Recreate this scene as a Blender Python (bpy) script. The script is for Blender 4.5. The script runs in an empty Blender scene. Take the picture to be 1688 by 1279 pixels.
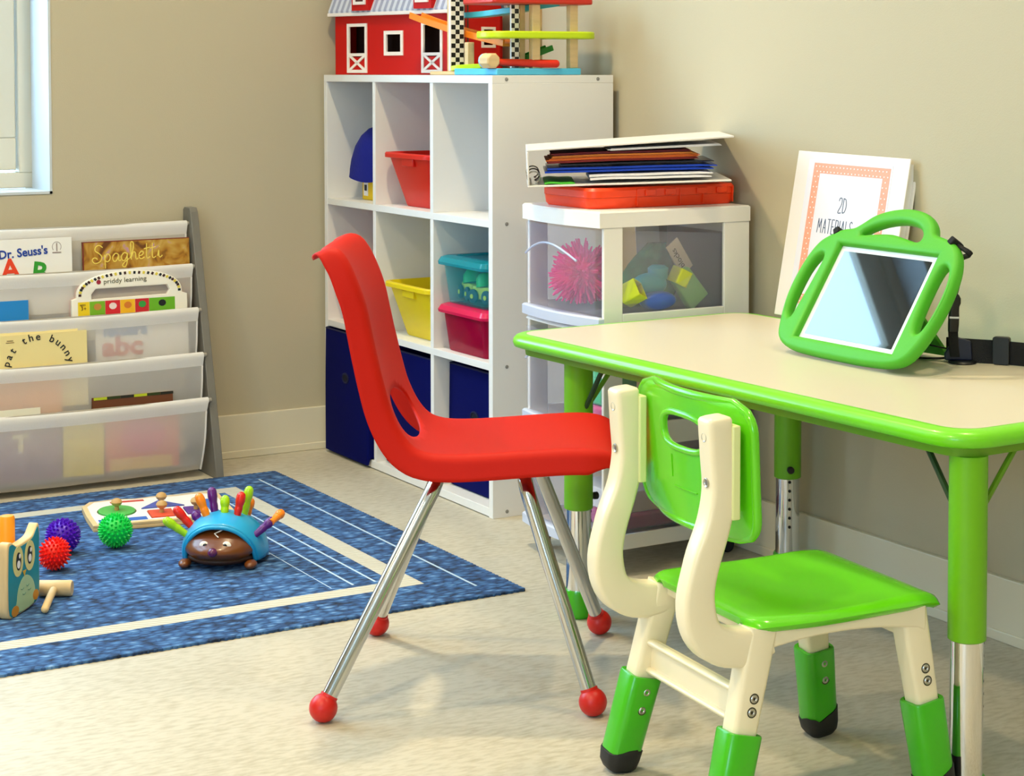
import bpy, bmesh, math, random
from mathutils import Matrix, Vector, noise
random.seed(7)
S = bpy.context.scene
COL = S.collection
R = math.radians
PI = math.pi

# ------------------------------------------------------------------ camera
YAW, PITCH, ROLL = R(30.232), R(-2.611), R(-0.0727)
EYE = Vector((0, 0, 0.93))
fw = Vector((math.sin(YAW) * math.cos(PITCH), math.cos(YAW) * math.cos(PITCH), math.sin(PITCH)))
rt = Vector((math.cos(YAW), -math.sin(YAW), 0))
up = rt.cross(fw)
r2 = math.cos(ROLL) * rt + math.sin(ROLL) * up
u2 = -math.sin(ROLL) * rt + math.cos(ROLL) * up
cd = bpy.data.cameras.new('camera')
cam = bpy.data.objects.new('camera', cd)
COL.objects.link(cam)
cd.sensor_fit = 'HORIZONTAL'
cd.sensor_width = 36.0
cd.lens = 3069.0 / 1688 * 36
cd.shift_y = -(639.5 - 255.4) / 1688
cd.clip_start = 0.05
m = Matrix((r2, u2, -fw)).transposed().to_4x4()
m.translation = EYE
cam.matrix_world = m
S.camera = cam

# ------------------------------------------------------------------ colour, world, lights
S.view_settings.view_transform = 'Standard'
S.view_settings.look = 'None'
S.view_settings.exposure = -0.38
S.view_settings.gamma = 1.0
S.view_settings.use_curve_mapping = False

W = bpy.data.worlds.new('world')
S.world = W
W.use_nodes = True
bg = W.node_tree.nodes['Background']
bg.inputs[0].default_value = (0.43, 0.72, 1.0, 1)
bg.inputs[1].default_value = 20.0

SPOTS = [(1.36, 3.0), (1.92, 1.75), (1.36, -0.5), (-0.15, 3.0), (-0.15, 1.3), (-0.15, -0.5), (-1.6, 2.2), (-1.6, 0.2)]
SPOT_W = 23.0
SPOT_K = [.92, .30, .3, .8, 1.1, .5, 1.0, .6]
CEIL = 2.36


def hexc(h):
    h = h.lstrip('#')
    out = []
    for i in (0, 2, 4):
        c = int(h[i:i + 2], 16) / 255
        out.append(c / 12.92 if c <= 0.04045 else ((c + 0.055) / 1.055) ** 2.4)
    return tuple(out) + (1.0,)


# ------------------------------------------------------------------ materials
MATS = {}


def mat(name, col, rough=0.5, metal=0.0, bump=0.0, bscale=200.0, spec=0.5, coat=0.0, trans=0.0, vary=0.0, vscale=8.0,
        transparent=0.0, translucent=0.0, stretch=(1, 1, 1), sheen=0.0, sss=0.0):
    if name in MATS:
        return MATS[name]
    ma = bpy.data.materials.new(name)
    ma.use_nodes = True
    nt = ma.node_tree
    N, L = nt.nodes, nt.links
    p = N['Principled BSDF']
    c = hexc(col) if isinstance(col, str) else col
    p.inputs['Base Color'].default_value = c
    p.inputs['Roughness'].default_value = rough
    p.inputs['Metallic'].default_value = metal
    p.inputs['Specular IOR Level'].default_value = spec
    p.inputs['Coat Weight'].default_value = coat
    p.inputs['Coat Roughness'].default_value = 0.1
    p.inputs['Transmission Weight'].default_value = trans
    if sheen:
        p.inputs['Sheen Weight'].default_value = sheen
    tc = N.new('ShaderNodeTexCoord')
    mp = N.new('ShaderNodeMapping')
    mp.inputs['Scale'].default_value = stretch
    L.new(tc.outputs['Object'], mp.inputs[0])
    if vary:
        nz = N.new('ShaderNodeTexNoise')
        nz.inputs['Scale'].default_value = vscale
        nz.inputs['Detail'].default_value = 5
        L.new(mp.outputs[0], nz.inputs['Vector'])
        mr = N.new('ShaderNodeMapRange')
        mr.inputs['From Min'].default_value = 0.3
        mr.inputs['From Max'].default_value = 0.7
        mr.inputs['To Min'].default_value = 1 - vary
        mr.inputs['To Max'].default_value = 1 + vary * 0.6
        L.new(nz.outputs[0], mr.inputs[0])
        mx = N.new('ShaderNodeVectorMath')
        mx.operation = 'SCALE'
        mx.inputs[0].default_value = c[:3]
        L.new(mr.outputs[0], mx.inputs['Scale'])
        L.new(mx.outputs[0], p.inputs['Base Color'])
    if bump:
        nb = N.new('ShaderNodeTexNoise')
        nb.inputs['Scale'].default_value = bscale
        nb.inputs['Detail'].default_value = 3
        L.new(mp.outputs[0], nb.inputs['Vector'])
        bp = N.new('ShaderNodeBump')
        bp.inputs['Strength'].default_value = bump
        bp.inputs['Distance'].default_value = 0.002
        L.new(nb.outputs[0], bp.inputs['Height'])
        L.new(bp.outputs[0], p.inputs['Normal'])
    out = N['Material Output']
    cur = p.outputs[0]
    if translucent:
        t = N.new('ShaderNodeBsdfTranslucent')
        t.inputs[0].default_value = c
        mi = N.new('ShaderNodeMixShader')
        mi.inputs[0].default_value = translucent
        L.new(cur, mi.inputs[1])
        L.new(t.outputs[0], mi.inputs[2])
        cur = mi.outputs[0]
    if transparent:
        t = N.new('ShaderNodeBsdfTransparent')
        k = 0.35
        t.inputs[0].default_value = (1 - k + k * c[0], 1 - k + k * c[1], 1 - k + k * c[2], 1) if transparent < 0.9 else (1, 1, 1, 1)
        mi = N.new('ShaderNodeMixShader')
        mi.inputs[0].default_value = transparent
        L.new(cur, mi.inputs[1])
        L.new(t.outputs[0], mi.inputs[2])
        cur = mi.outputs[0]
    L.new(cur, out.inputs[0])
    MATS[name] = ma
    return ma


def tint(name, col, density, rough=0.1, base=0.12):
    """clear coloured plastic: coloured transparency plus some surface"""
    ma = mat(name, col, rough)
    nt = ma.node_tree
    t = nt.nodes.new('ShaderNodeBsdfTransparent')
    c = hexc(col)
    t.inputs[0].default_value = tuple(base + (1 - base) * v for v in c[:3]) + (1,)
    mi = nt.nodes.new('ShaderNodeMixShader')
    mi.inputs[0].default_value = 1 - density
    nt.links.new(nt.nodes['Principled BSDF'].outputs[0], mi.inputs[1])
    nt.links.new(t.outputs[0], mi.inputs[2])
    nt.links.new(mi.outputs[0], nt.nodes['Material Output'].inputs[0])
    return ma


# ------------------------------------------------------------------ mesh helpers
def T(x=0, y=0, z=0, rx=0, ry=0, rz=0, s=None):
    M = Matrix.Translation((x, y, z)) @ Matrix.Rotation(R(rz), 4, 'Z') @ Matrix.Rotation(R(ry), 4, 'Y') @ Matrix.Rotation(R(rx), 4, 'X')
    if s:
        M = M @ Matrix.Diagonal((s[0], s[1], s[2], 1))
    return M


def basis(o, ex, ey, ez=None):
    ex, ey = Vector(ex).normalized(), Vector(ey).normalized()
    ez = Vector(ez).normalized() if ez is not None else ex.cross(ey)
    M = Matrix((ex, ey, ez)).transposed().to_4x4()
    M.translation = Vector(o)
    return M


def nb():
    return bmesh.new()


def box(bm, x0, x1, y0, y1, z0, z1, M=None, mi=0):
    vs = []
    for z in (z0, z1):
        for x, y in ((x0, y0), (x1, y0), (x1, y1), (x0, y1)):
            p = Vector((x, y, z))
            vs.append(bm.verts.new(M @ p if M else p))
    for f in ((3, 2, 1, 0), (4, 5, 6, 7), (0, 1, 5, 4), (1, 2, 6, 5), (2, 3, 7, 6), (3, 0, 4, 7)):
        fa = bm.faces.new([vs[i] for i in f])
        fa.material_index = mi
    return bm


def loft(bm, rings, cap0=True, cap1=True, closed=True, mi=0, M=None):
    RR = []
    for rg in rings:
        RR.append([bm.verts.new(M @ Vector(p) if M else Vector(p)) for p in rg])
    n = len(RR[0])
    for a, b in zip(RR[:-1], RR[1:]):
        for i in range(n if closed else n - 1):
            j = (i + 1) % n
            try:
                f = bm.faces.new((a[i], a[j], b[j], b[i]))
                f.material_index = mi
            except ValueError:
                pass
    if cap0:
        f = bm.faces.new(RR[0][::-1])
        f.material_index = mi
    if cap1:
        f = bm.faces.new(RR[-1])
        f.material_index = mi
    return bm


def catmull(pts, n=6, closed=False):
    P = [Vector(p) for p in pts]
    out = []
    N = len(P)
    rng = range(N) if closed else range(N - 1)
    for i in rng:
        if closed:
            a, b, c, d = P[(i - 1) % N], P[i], P[(i + 1) % N], P[(i + 2) % N]
        else:
            a, b, c, d = P[max(i - 1, 0)], P[i], P[i + 1], P[min(i + 2, N - 1)]
        for k in range(n):
            t = k / n
            out.append(0.5 * ((2 * b) + (c - a) * t + (2 * a - 5 * b + 4 * c - d) * t * t + (3 * b - a - 3 * c + d) * t ** 3))
    if not closed:
        out.append(P[-1])
    return out


def tube(bm, pts, r, seg=12, closed=False, radii=None, caps=True, mi=0, flat=1.0, M=None):
    P = [Vector(p) for p in pts]
    n = len(P)
    tan = []
    for i in range(n):
        if closed:
            t = P[(i + 1) % n] - P[(i - 1) % n]
        else:
            t = P[min(i + 1, n - 1)] - P[max(i - 1, 0)]
        tan.append(t.normalized())
    ref = Vector((0, 0, 1)) if abs(tan[0].z) < 0.9 else Vector((1, 0, 0))
    nrm = (ref - tan[0] * ref.dot(tan[0])).normalized()
    rings = []
    for i in range(n):
        nrm = (nrm - tan[i] * nrm.dot(tan[i])).normalized()
        bn = tan[i].cross(nrm)
        rr = radii[i] if radii else r
        rings.append([P[i] + rr * (math.cos(2 * PI * k / seg) * nrm * flat + math.sin(2 * PI * k / seg) * bn) for k in range(seg)])
    if closed:
        rings.append(rings[0])
        # weld by reusing coordinates (remove doubles afterwards)
        loft(bm, rings, False, False, mi=mi, M=M)
        bmesh.ops.remove_doubles(bm, verts=bm.verts, dist=1e-6)
    else:
        loft(bm, rings, caps, caps, mi=mi, M=M)
    return bm


def lathe(bm, prof, seg=24, M=None, mi=0):
    rings = [[(max(r, 1e-5) * math.cos(2 * PI * k / seg), max(r, 1e-5) * math.sin(2 * PI * k / seg), z) for k in range(seg)] for r, z in prof]
    return loft(bm, rings, True, True, mi=mi, M=M)


def ball(bm, c, r, s=(1, 1, 1), seg=20, mi=0, M=None):
    prof = []
    n = seg // 2
    for i in range(n + 1):
        a = -PI / 2 + PI * i / n
        prof.append((r * math.cos(a), r * math.sin(a)))
    MM = T(*c, s=s)
    return lathe(bm, prof, seg, M=(M @ MM) if M else MM, mi=mi)


def rrect(w, d, r, n=5, cx=0, cy=0):
    out = []
    for sx, sy, a0 in ((1, 1, 0), (-1, 1, 90), (-1, -1, 180), (1, -1, 270)):
        for k in range(n + 1):
            a = R(a0 + 90 * k / n)
            out.append((cx + sx * (w / 2 - r) + r * math.cos(a), cy + sy * (d / 2 - r) + r * math.sin(a)))
    return out


def ring(w, d, r, z, n=5, cx=0, cy=0):
    return [(x, y, z) for x, y in rrect(w, d, r, n, cx, cy)]


def prism(bm, poly, h, M=None, mi=0, z0=0.0):
    return loft(bm, [[(x, y, z0) for x, y in poly], [(x, y, z0 + h) for x, y in poly]], mi=mi, M=M)


def link(name, me, parent=None):
    o = bpy.data.objects.new(name, me)
    COL.objects.link(o)
    if parent is not None:
        o.parent = parent
    return o


def obj(name, bm, mats, parent=None, smooth=40, bevel=0.0, bseg=2, solid=0.0, sub=0, M=None, soff=0.0):
    if M is not None:
        bmesh.ops.transform(bm, matrix=M, verts=bm.verts)
    bmesh.ops.recalc_face_normals(bm, faces=bm.faces)
    me = bpy.data.meshes.new(name)
    bm.to_mesh(me)
    bm.free()
    if not isinstance(mats, (list, tuple)):
        mats = [mats]
    for a in mats:
        me.materials.append(a)
    if smooth:
        for p in me.polygons:
            p.use_smooth = True
        me.set_sharp_from_angle(angle=R(smooth))
    o = link(name, me, parent)
    if solid:
        md = o.modifiers.new('solid', 'SOLIDIFY')
        md.thickness = solid
        md.offset = soff
    if sub:
        md = o.modifiers.new('sub', 'SUBSURF')
        md.levels = md.render_levels = sub
    if bevel:
        md = o.modifiers.new('bev', 'BEVEL')
        md.width = bevel
        md.segments = bseg
        md.limit_method = 'ANGLE'
        md.angle_limit = R(38)
    return o


def tag(o, label=None, cat=None, group=None, kind=None):
    if label:
        o['label'] = label
    if cat:
        o['category'] = cat
    if group:
        o['group'] = group
    if kind:
        o['kind'] = kind
    return o


def thing(name, label, cat, loc=(0, 0, 0), rz=0, group=None, M=None):
    o = bpy.data.objects.new(name, None)
    COL.objects.link(o)
    o.empty_display_size = 0.05
    if M is not None:
        o.matrix_world = M
    else:
        o.location = loc
        o.rotation_euler = (0, 0, R(rz))
    return tag(o, label, cat, group)


def struct(name, bm, ma, parent=None, **k):
    o = obj(name, bm, ma, parent, **k)
    if parent is None:
        o['kind'] = 'structure'
    return o


def plate(bm, loops, depth, bev=0.0, M=None, mi=0, bres=2):
    """flat plate with holes: outer loop then hole loops, centred on z=0..depth"""
    cu = bpy.data.curves.new('tmp', 'CURVE')
    cu.dimensions = '2D'
    cu.fill_mode = 'BOTH'
    cu.extrude = depth / 2 - bev
    cu.bevel_depth = bev
    cu.bevel_resolution = bres
    cu.offset = -bev
    for lp in loops:
        sp = cu.splines.new('POLY')
        sp.points.add(len(lp) - 1)
        for q, p in zip(sp.points, lp):
            q.co = (p[0], p[1], 0, 1)
        sp.use_cyclic_u = True
    o = bpy.data.objects.new('tmp', cu)
    me = bpy.data.meshes.new_from_object(o)
    b2 = bmesh.new()
    b2.from_mesh(me)
    bmesh.ops.remove_doubles(b2, verts=b2.verts, dist=1e-6)
    MM = Matrix.Translation((0, 0, depth / 2))
    if M is not None:
        MM = M @ MM
    merge(bm, b2, MM, mi)
    b2.free()
    bpy.data.meshes.remove(me)
    bpy.data.objects.remove(o)
    bpy.data.curves.remove(cu)
    return bm


def merge(bm, b2, M, mi=0):
    vm = {}
    for v in b2.verts:
        vm[v.index] = bm.verts.new(M @ v.co)
    for f in b2.faces:
        try:
            nf = bm.faces.new([vm[v.index] for v in f.verts])
            nf.material_index = mi
        except ValueError:
            pass


def text(bm, s, size, M, mi=0, depth=0.0006, align='LEFT', xs=1.0, shear=0.0, space=1.0, off=0.0):
    cu = bpy.data.curves.new('tmp', 'FONT')
    cu.body = s
    cu.size = size
    cu.align_x = align
    cu.extrude = depth / 2
    cu.shear = shear
    cu.space_character = space
    cu.offset = off
    cu.resolution_u = 3
    o = bpy.data.objects.new('tmp', cu)
    me = bpy.data.meshes.new_from_object(o)
    b2 = bmesh.new()
    b2.from_mesh(me)
    b2.verts.index_update()
    merge(bm, b2, M @ Matrix.Translation((0, 0, depth / 2)) @ Matrix.Diagonal((xs, 1, 1, 1)), mi)
    b2.free()
    bpy.data.meshes.remove(me)
    bpy.data.objects.remove(o)
    bpy.data.curves.remove(cu)
    return bm


def stroke(bm, pts, w, M, mi=0, n=6, smooth=True, closed=False):
    P = [Vector((p[0], p[1], 0)) for p in pts]
    if smooth:
        P = catmull(P, n, closed)
    tube(bm, P, w, 6, mi=mi, M=M @ Matrix.Diagonal((1, 1, 0.35, 1)), closed=closed)
    return bm


def grid_shell(bm, f, nu, nv, hole=None, mi=0):
    """f(u,v) -> position, u,v in 0..1 / -1..1 ; hole(u,v) -> rho, <1 is cut away; hole snap uses scale about its centre"""
    V = {}
    for i in range(nu + 1):
        for j in range(nv + 1):
            V[i, j] = (i / nu, -1 + 2 * j / nv)
    rho = {}
    if hole:
        hc, fn = hole
        for k, (a, b) in V.items():
            rho[k] = fn(a, b)
    drop = set()
    cells = []
    for i in range(nu):
        for j in range(nv):
            q = [(i, j), (i + 1, j), (i + 1, j + 1), (i, j + 1)]
            if hole and sum(1 for k in q if rho[k] < 1) >= 2:
                continue
            cells.append(q)
    cnt = {}
    for q in cells:
        for k in q:
            cnt[k] = cnt.get(k, 0) + 1
    pos = {}
    for k in cnt:
        a, b = V[k]
        interior = 0 < k[0] < nu and 0 < k[1] < nv
        if hole and interior and cnt[k] < 4:
            s = 1 / max(rho[k], 1e-3)
            a, b = hc[0] + (a - hc[0]) * s, hc[1] + (b - hc[1]) * s
        pos[k] = bm.verts.new(f(a, b))
    for q in cells:
        fa = bm.faces.new([pos[k] for k in q])
        fa.material_index = mi
    return bm


def interp(tab, x):
    if x <= tab[0][0]:
        return tab[0][1]
    for (a, va), (b, vb) in zip(tab[:-1], tab[1:]):
        if x <= b:
            t = (x - a) / (b - a)
            t = t * t * (3 - 2 * t)
            return va + (vb - va) * t
    return tab[-1][1]


# ------------------------------------------------------------------ common materials
white_lam = mat('white_laminate', '#ece9e6', 0.42)
cream_pl = mat('cream_plastic', '#f3e6c6', 0.35, coat=0.2)
green_pl = mat('green_plastic', '#62cc10', 0.22, coat=0.3)
green_boot = mat('green_boot_plastic', '#3fb40c', 0.3, coat=0.2)
green_paint = mat('green_leg_paint', '#70b608', 0.38)
green_edge = mat('green_edge_plastic', '#78d81e', 0.3, coat=0.2)
apron_m = mat('apron_green', '#6a9a10', 0.5)
chrome = mat('chrome', '#e4e4e6', 0.06, metal=1.0)
chrome_leg = mat('leg_chrome', '#cfcfd0', 0.13, metal=1.0)
red_pl = mat('red_polypropylene', '#c01400', 0.6, bump=0.12, bscale=500, spec=0.22)
red_cap = mat('red_glide', '#c8130b', 0.4)
black_rub = mat('black_rubber', '#16171a', 0.55)
black_pl = mat('black_plastic', '#0c0d10', 0.4)
black_web = mat('black_webbing', '#08080a', 0.8, bump=0.4, bscale=500)
wood = mat('pale_wood', '#dfc08c', 0.55, vary=0.10, vscale=14, stretch=(1, 1, 6))
wood2 = mat('plain_wood', '#c79c5c', 0.5, vary=0.12, vscale=18)
screw_m = mat('screw_steel', '#b9b7b0', 0.3, metal=1.0)
paper = mat('white_paper', '#f1eef0', 0.7)
ink = mat('black_ink', '#1c1c1e', 0.6)

# ================================================================== THE ROOM
WA, WB, WL, WF = 4.172, 2.205, -2.6, -2.2       # back, right, left, front wall faces


def wall_mat():
    ma = mat('wall_paint', '#c1b69b', 0.85, bump=0.10, bscale=350)
    return ma


wp = wall_mat()
white_paint = mat('white_trim_paint', '#d6cdb8', 0.5)
bb_m = mat('baseboard_vinyl', '#ded5bd', 0.5)

# floor
fm = mat('floor_vinyl', '#d9cfb6', 0.52)
nt = fm.node_tree
N, L = nt.nodes, nt.links
tc = N['Texture Coordinate']
n1 = N.new('ShaderNodeTexNoise'); n1.inputs['Scale'].default_value = 5; n1.inputs['Detail'].default_value = 6
n2 = N.new('ShaderNodeTexNoise'); n2.inputs['Scale'].default_value = 120; n2.inputs['Detail'].default_value = 4
mp2 = N.new('ShaderNodeMapping'); mp2.inputs['Scale'].default_value = (0.35, 1.0, 1); mp2.inputs['Rotation'].default_value = (0, 0, R(15))
L.new(tc.outputs['Object'], n1.inputs['Vector'])
L.new(tc.outputs['Object'], mp2.inputs[0]); L.new(mp2.outputs[0], n2.inputs['Vector'])
ramp = N.new('ShaderNodeValToRGB')
ramp.color_ramp.elements[0].position = 0.33; ramp.color_ramp.elements[0].color = hexc('#aea58f')
ramp.color_ramp.elements[1].position = 0.56; ramp.color_ramp.elements[1].color = hexc('#c4bcaa')
ad = N.new('ShaderNodeMath'); ad.operation = 'MULTIPLY_ADD'; ad.inputs[1].default_value = 0.75
mu = N.new('ShaderNodeMath'); mu.operation = 'MULTIPLY'; mu.inputs[1].default_value = 0.25
L.new(n1.outputs[0], mu.inputs[0]); L.new(n2.outputs[0], ad.inputs[0]); L.new(mu.outputs[0], ad.inputs[2])
L.new(ad.outputs[0], ramp.inputs[0]); L.new(ramp.outputs[0], N['Principled BSDF'].inputs['Base Color'])

struct('floor', box(nb(), WL - .1, WB + .1, WF - .1, WA + .3, -0.1, 0), fm, smooth=0)
struct('ceiling', box(nb(), WL - .1, WB + .1, WF - .1, WA + .3, CEIL, CEIL + .1), mat('ceiling_white', '#efece4', 0.9), smooth=0)
struct('wall_right', box(nb(), WB, WB + .1, WF, WA + .2, 0, CEIL), wp, smooth=0)
struct('wall_front', box(nb(), WL, WB, WF - .1, WF, 0, CEIL), wp, smooth=0)
# back wall with the window opening
WX0, WX1, WZ0, WZ1, WD = -0.75, 1.2225, 0.651, 2.25, 0.18
b = nb()
box(b, WL, WX0, WA, WA + .22, 0, CEIL)
box(b, WX1, WB, WA, WA + .22, 0, CEIL)
box(b, WX0, WX1, WA, WA + .22, 0, WZ0)
box(b, WX0, WX1, WA, WA + .22, WZ1, CEIL)
struct('wall_back', b, wp, smooth=0)
# left wall with a second window
LY0, LY1, LZ0, LZ1 = -1.7, 0.3, 0.8, 2.1
b = nb()
box(b, WL - .15, WL, WF, LY0, 0, CEIL)
box(b, WL - .15, WL, LY1, WA, 0, CEIL)
box(b, WL - .15, WL, LY0, LY1, 0, LZ0)
box(b, WL - .15, WL, LY0, LY1, LZ1, CEIL)
struct('wall_left', b, wp, smooth=0)


def window(name, M, w, h, mull=1):
    """casement window in local x (0..w), z (0..h), inside face at y=0, outwards +y"""
    root = bpy.data.objects.new(name, None)
    COL.objects.link(root)
    root.matrix_world = M
    root['kind'] = 'structure'
    fwid = 0.052
    b = nb()
    box(b, 0, w, 0, .05, 0, .036); box(b, 0, w, 0, .05, h - .036, h)
    xs = [0] + [w * (k + 1) / (mull + 1) - .018 for k in range(mull)] + [w - .036]
    for x in xs:
        box(b, x, x + .036, 0, .05, .036, h - .036)
    obj('window_frame', b, white_paint, root, bevel=.002)
    for k in range(mull + 1):
        a = xs[k] + .036 + .004
        c = xs[k + 1] - .004
        b = nb()
        sw = 0.085
        box(b, a, c, .008, .045, .042, .042 + .075); box(b, a, c, .008, .045, h - .115, h - .042)
        box(b, a, a + sw, .008, .045, .117, h - .115); box(b, c - sw, c, .008, .045, .117, h - .115)
        s = obj('sash', b, white_paint, root, bevel=.003)
        g = nb()
        box(g, a + sw - .004, c - sw + .004, .024, .028, .113, h - .111)
        obj('pane', g, mat('window_glass', '#ffffff', 0.02, transparent=0.93), s, smooth=0)
    return root


window('window_1', T(WX0, WA + .14, WZ0 + .006), WX1 - WX0, WZ1 - WZ0 - .01, 2)
window('window_2', Matrix.Translation((WL - .06, LY0, LZ0)) @ Matrix.Rotation(R(90), 4, 'Z'), LY1 - LY0, LZ1 - LZ0, 1)
# reveal lining (white boards, cool daylight tint put into the colour) of window 1
b = nb()
box(b, WX1 - .006, WX1 + .0, WA - .002, WA + .14, WZ0, WZ1)
box(b, WX0, WX0 + .006, WA - .002, WA + .14, WZ0, WZ1)
box(b, WX0, WX1, WA - .002, WA + .14, WZ0 - .0, WZ0 + .006)
box(b, WX0, WX1, WA - .002, WA + .14, WZ1 - .006, WZ1)
struct('trim_1', b, mat('reveal_daylight_tint', '#ccd3d8', 0.45), smooth=0)
# ground and hedge seen only as brightness outside are left to the sky

# baseboards
b = nb()
box(b, WL, WB, WA - .010, WA, 0, .105)
box(b, WL, WB, WA - .013, WA, 0, .018)
struct('baseboard_back', b, bb_m, smooth=0, bevel=.002)
b = nb()
box(b, WB - .012, WB, WF, WA - .012, 0, .105)
box(b, WB - .016, WB, WF, WA - .012, 0, .018)
struct('baseboard_right', b, bb_m, smooth=0, bevel=.002)

# ceiling downlights
lens_m = bpy.data.materials.new('lamp_lens')
lens_m.use_nodes = True
em = lens_m.node_tree.nodes.new('ShaderNodeEmission')
em.inputs[0].default_value = (1, .93, .82, 1); em.inputs[1].default_value = 14
lens_m.node_tree.links.new(em.outputs[0], lens_m.node_tree.nodes['Material Output'].inputs[0])
first = None
spot_words = {0: 'above the shelf side of the room', 1: 'above the table', 2: 'behind the camera on the right', 3: 'nearest the wall window',
              4: 'above the camera', 5: 'behind the camera on the left', 6: 'near the left wall, deeper in', 7: 'near the left wall, closer to the front'}
for i, (x, y) in enumerate(SPOTS):
    t = thing('ceiling_downlight', 'round white recessed ceiling downlight ' + spot_words[i], 'ceiling light', (x, y, CEIL), 0, 'round ceiling downlights')
    b = nb()
    lathe(b, [(.085, -.002), (.11, -.002), (.112, -.008), (.105, -.012), (.088, -.010), (.085, -.006)], 28)
    obj('trim_ring', b, white_paint, t)
    b = nb()
    lathe(b, [(.0, -.004), (.084, -.004), (.084, -.001), (0, -.001)], 28)
    obj('lens', b, lens_m, t)
    ld = bpy.data.lights.new('downlight_lamp', 'AREA')
    ld.shape = 'DISK'
    ld.size = .11
    ld.energy = SPOT_W * SPOT_K[i]
    ld.color = (1.0, 0.82, 0.50)
    ld.spread = R(110 if i == 1 else 140)
    lo = bpy.data.objects.new('downlight_lamp', ld)
    COL.objects.link(lo)
    lo.parent = t
    lo.location = (0, 0, -.014)
# daylight sampling portals in the window openings
for (x, y, z, sx, sy, rot) in ((((WX0 + WX1) / 2), WA + .2, (WZ0 + WZ1) / 2, WX1 - WX0, WZ1 - WZ0, (R(-90), 0, 0)),
                               (WL - .12, (LY0 + LY1) / 2, (LZ0 + LZ1) / 2, LY1 - LY0, LZ1 - LZ0, (R(-90), 0, R(90)))):
    ld = bpy.data.lights.new('sky_portal', 'AREA')
    ld.shape = 'RECTANGLE'
    ld.size, ld.size_y = sx, sy
    ld.cycles.is_portal = True
    lo = bpy.data.objects.new('sky_portal', ld)
    COL.objects.link(lo)
    lo.location = (x, y, z)
    lo.rotation_euler = rot

# ================================================================== RUG
RX0, RX1, RY0, RY1 = -0.22, 1.676, 2.828, 3.965
rug_m = mat('woven_rug_blue', '#2c5a94', 0.9)
nt = rug_m.node_tree
N, L = nt.nodes, nt.links
tc = N['Texture Coordinate']
sep = N.new('ShaderNodeSeparateXYZ'); L.new(tc.outputs['Object'], sep.inputs[0])


def math_node(nt, op, a, b=None, c=None):
    n = nt.nodes.new('ShaderNodeMath')
    n.operation = op
    for i, v in enumerate((a, b, c)):
        if v is None:
            continue
        if isinstance(v, (int, float)):
            n.inputs[i].default_value = v
        else:
            nt.links.new(v, n.inputs[i])
    return n.outputs[0]


def band(nt, v, lo, hi):
    return math_node(nt, 'MULTIPLY', math_node(nt, 'GREATER_THAN', v, lo), math_node(nt, 'LESS_THAN', v, hi))


# braided loops: stretched voronoi in rug coordinates
mpv = N.new('ShaderNodeMapping'); mpv.inputs['Scale'].default_value = (48, 84, 1)
nzd = N.new('ShaderNodeTexNoise'); nzd.inputs['Scale'].default_value = 9
L.new(tc.outputs['Object'], nzd.inputs['Vector'])
mixv = N.new('ShaderNodeVectorMath'); mixv.operation = 'MULTIPLY_ADD'
mixv.inputs[1].default_value = (.012, .012, 0)
L.new(nzd.outputs['Color'], mixv.inputs[0]); L.new(tc.outputs['Object'], mixv.inputs[2])
L.new(mixv.outputs[0], mpv.inputs[0])
vor = N.new('ShaderNodeTexVoronoi'); vor.inputs['Scale'].default_value = 1; vor.inputs['Randomness'].default_value = 0.75
L.new(mpv.outputs[0], vor.inputs['Vector'])
nz = N.new('ShaderNodeTexNoise'); nz.inputs['Scale'].default_value = 1.0; nz.inputs['Detail'].default_value = 4
mp3 = N.new('ShaderNodeMapping'); mp3.inputs['Scale'].default_value = (45, 170, 1)
L.new(tc.outputs['Object'], mp3.inputs[0]); L.new(mp3.outputs[0], nz.inputs['Vector'])
sepc = N.new('ShaderNodeSeparateColor'); L.new(vor.outputs['Color'], sepc.inputs[0])
v1 = math_node(nt, 'MULTIPLY_ADD', vor.outputs['Distance'], -0.55, 0.62)
v2 = math_node(nt, 'MULTIPLY_ADD', nz.outputs[0], 0.75, -0.30)
v3 = math_node(nt, 'MULTIPLY_ADD', sepc.outputs[0], 0.22, math_node(nt, 'ADD', v1, v2))
cr = N.new('ShaderNodeValToRGB')
cr.color_ramp.elements[0].position = 0.25; cr.color_ramp.elements[0].color = hexc('#14243e')
cr.color_ramp.elements[1].position = 0.95; cr.color_ramp.elements[1].color = hexc('#93b6dc')
e = cr.color_ramp.elements.new(0.5); e.color = hexc('#2c5184')
e = cr.color_ramp.elements.new(0.7); e.color = hexc('#4a78ae')
L.new(v3, cr.inputs[0])
X, Y = sep.outputs[0], sep.outputs[1]
BX0, BX1, BY0, BY1 = RX0 + .145, 1.532, 2.945, 3.85
wd = .042
inb = math_node(nt, 'MULTIPLY', band(nt, X, BX0, BX1), band(nt, Y, BY0, BY1))
inn = math_node(nt, 'MULTIPLY', band(nt, X, BX0 + wd, BX1 - wd), band(nt, Y, BY0 + wd, BY1 - wd))
frame_band = math_node(nt, 'SUBTRACT', inb, inn)
lines = band(nt, X, 1.6035, 1.6085)
lines = math_node(nt, 'MULTIPLY', lines, band(nt, Y, 2.885, 3.895))
yin = band(nt, Y, BY0 + wd + .015, BY1 - wd - .015)
for lx, lw in ((1.462, .0045), (1.418, .0045), (1.375, .002), (-.015, .0045), (.03, .0045)):
    lines = math_node(nt, 'MAXIMUM', lines, math_node(nt, 'MULTIPLY', band(nt, X, lx - lw / 2, lx + lw / 2), yin))
mx = N.new('ShaderNodeMix'); mx.data_type = 'RGBA'
L.new(frame_band, mx.inputs[0]); L.new(cr.outputs[0], mx.inputs[6])
wv = N.new('ShaderNodeTexWave'); wv.inputs['Scale'].default_value = 42; wv.bands_direction = 'DIAGONAL'; wv.inputs['Distortion'].default_value = 1.5
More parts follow.
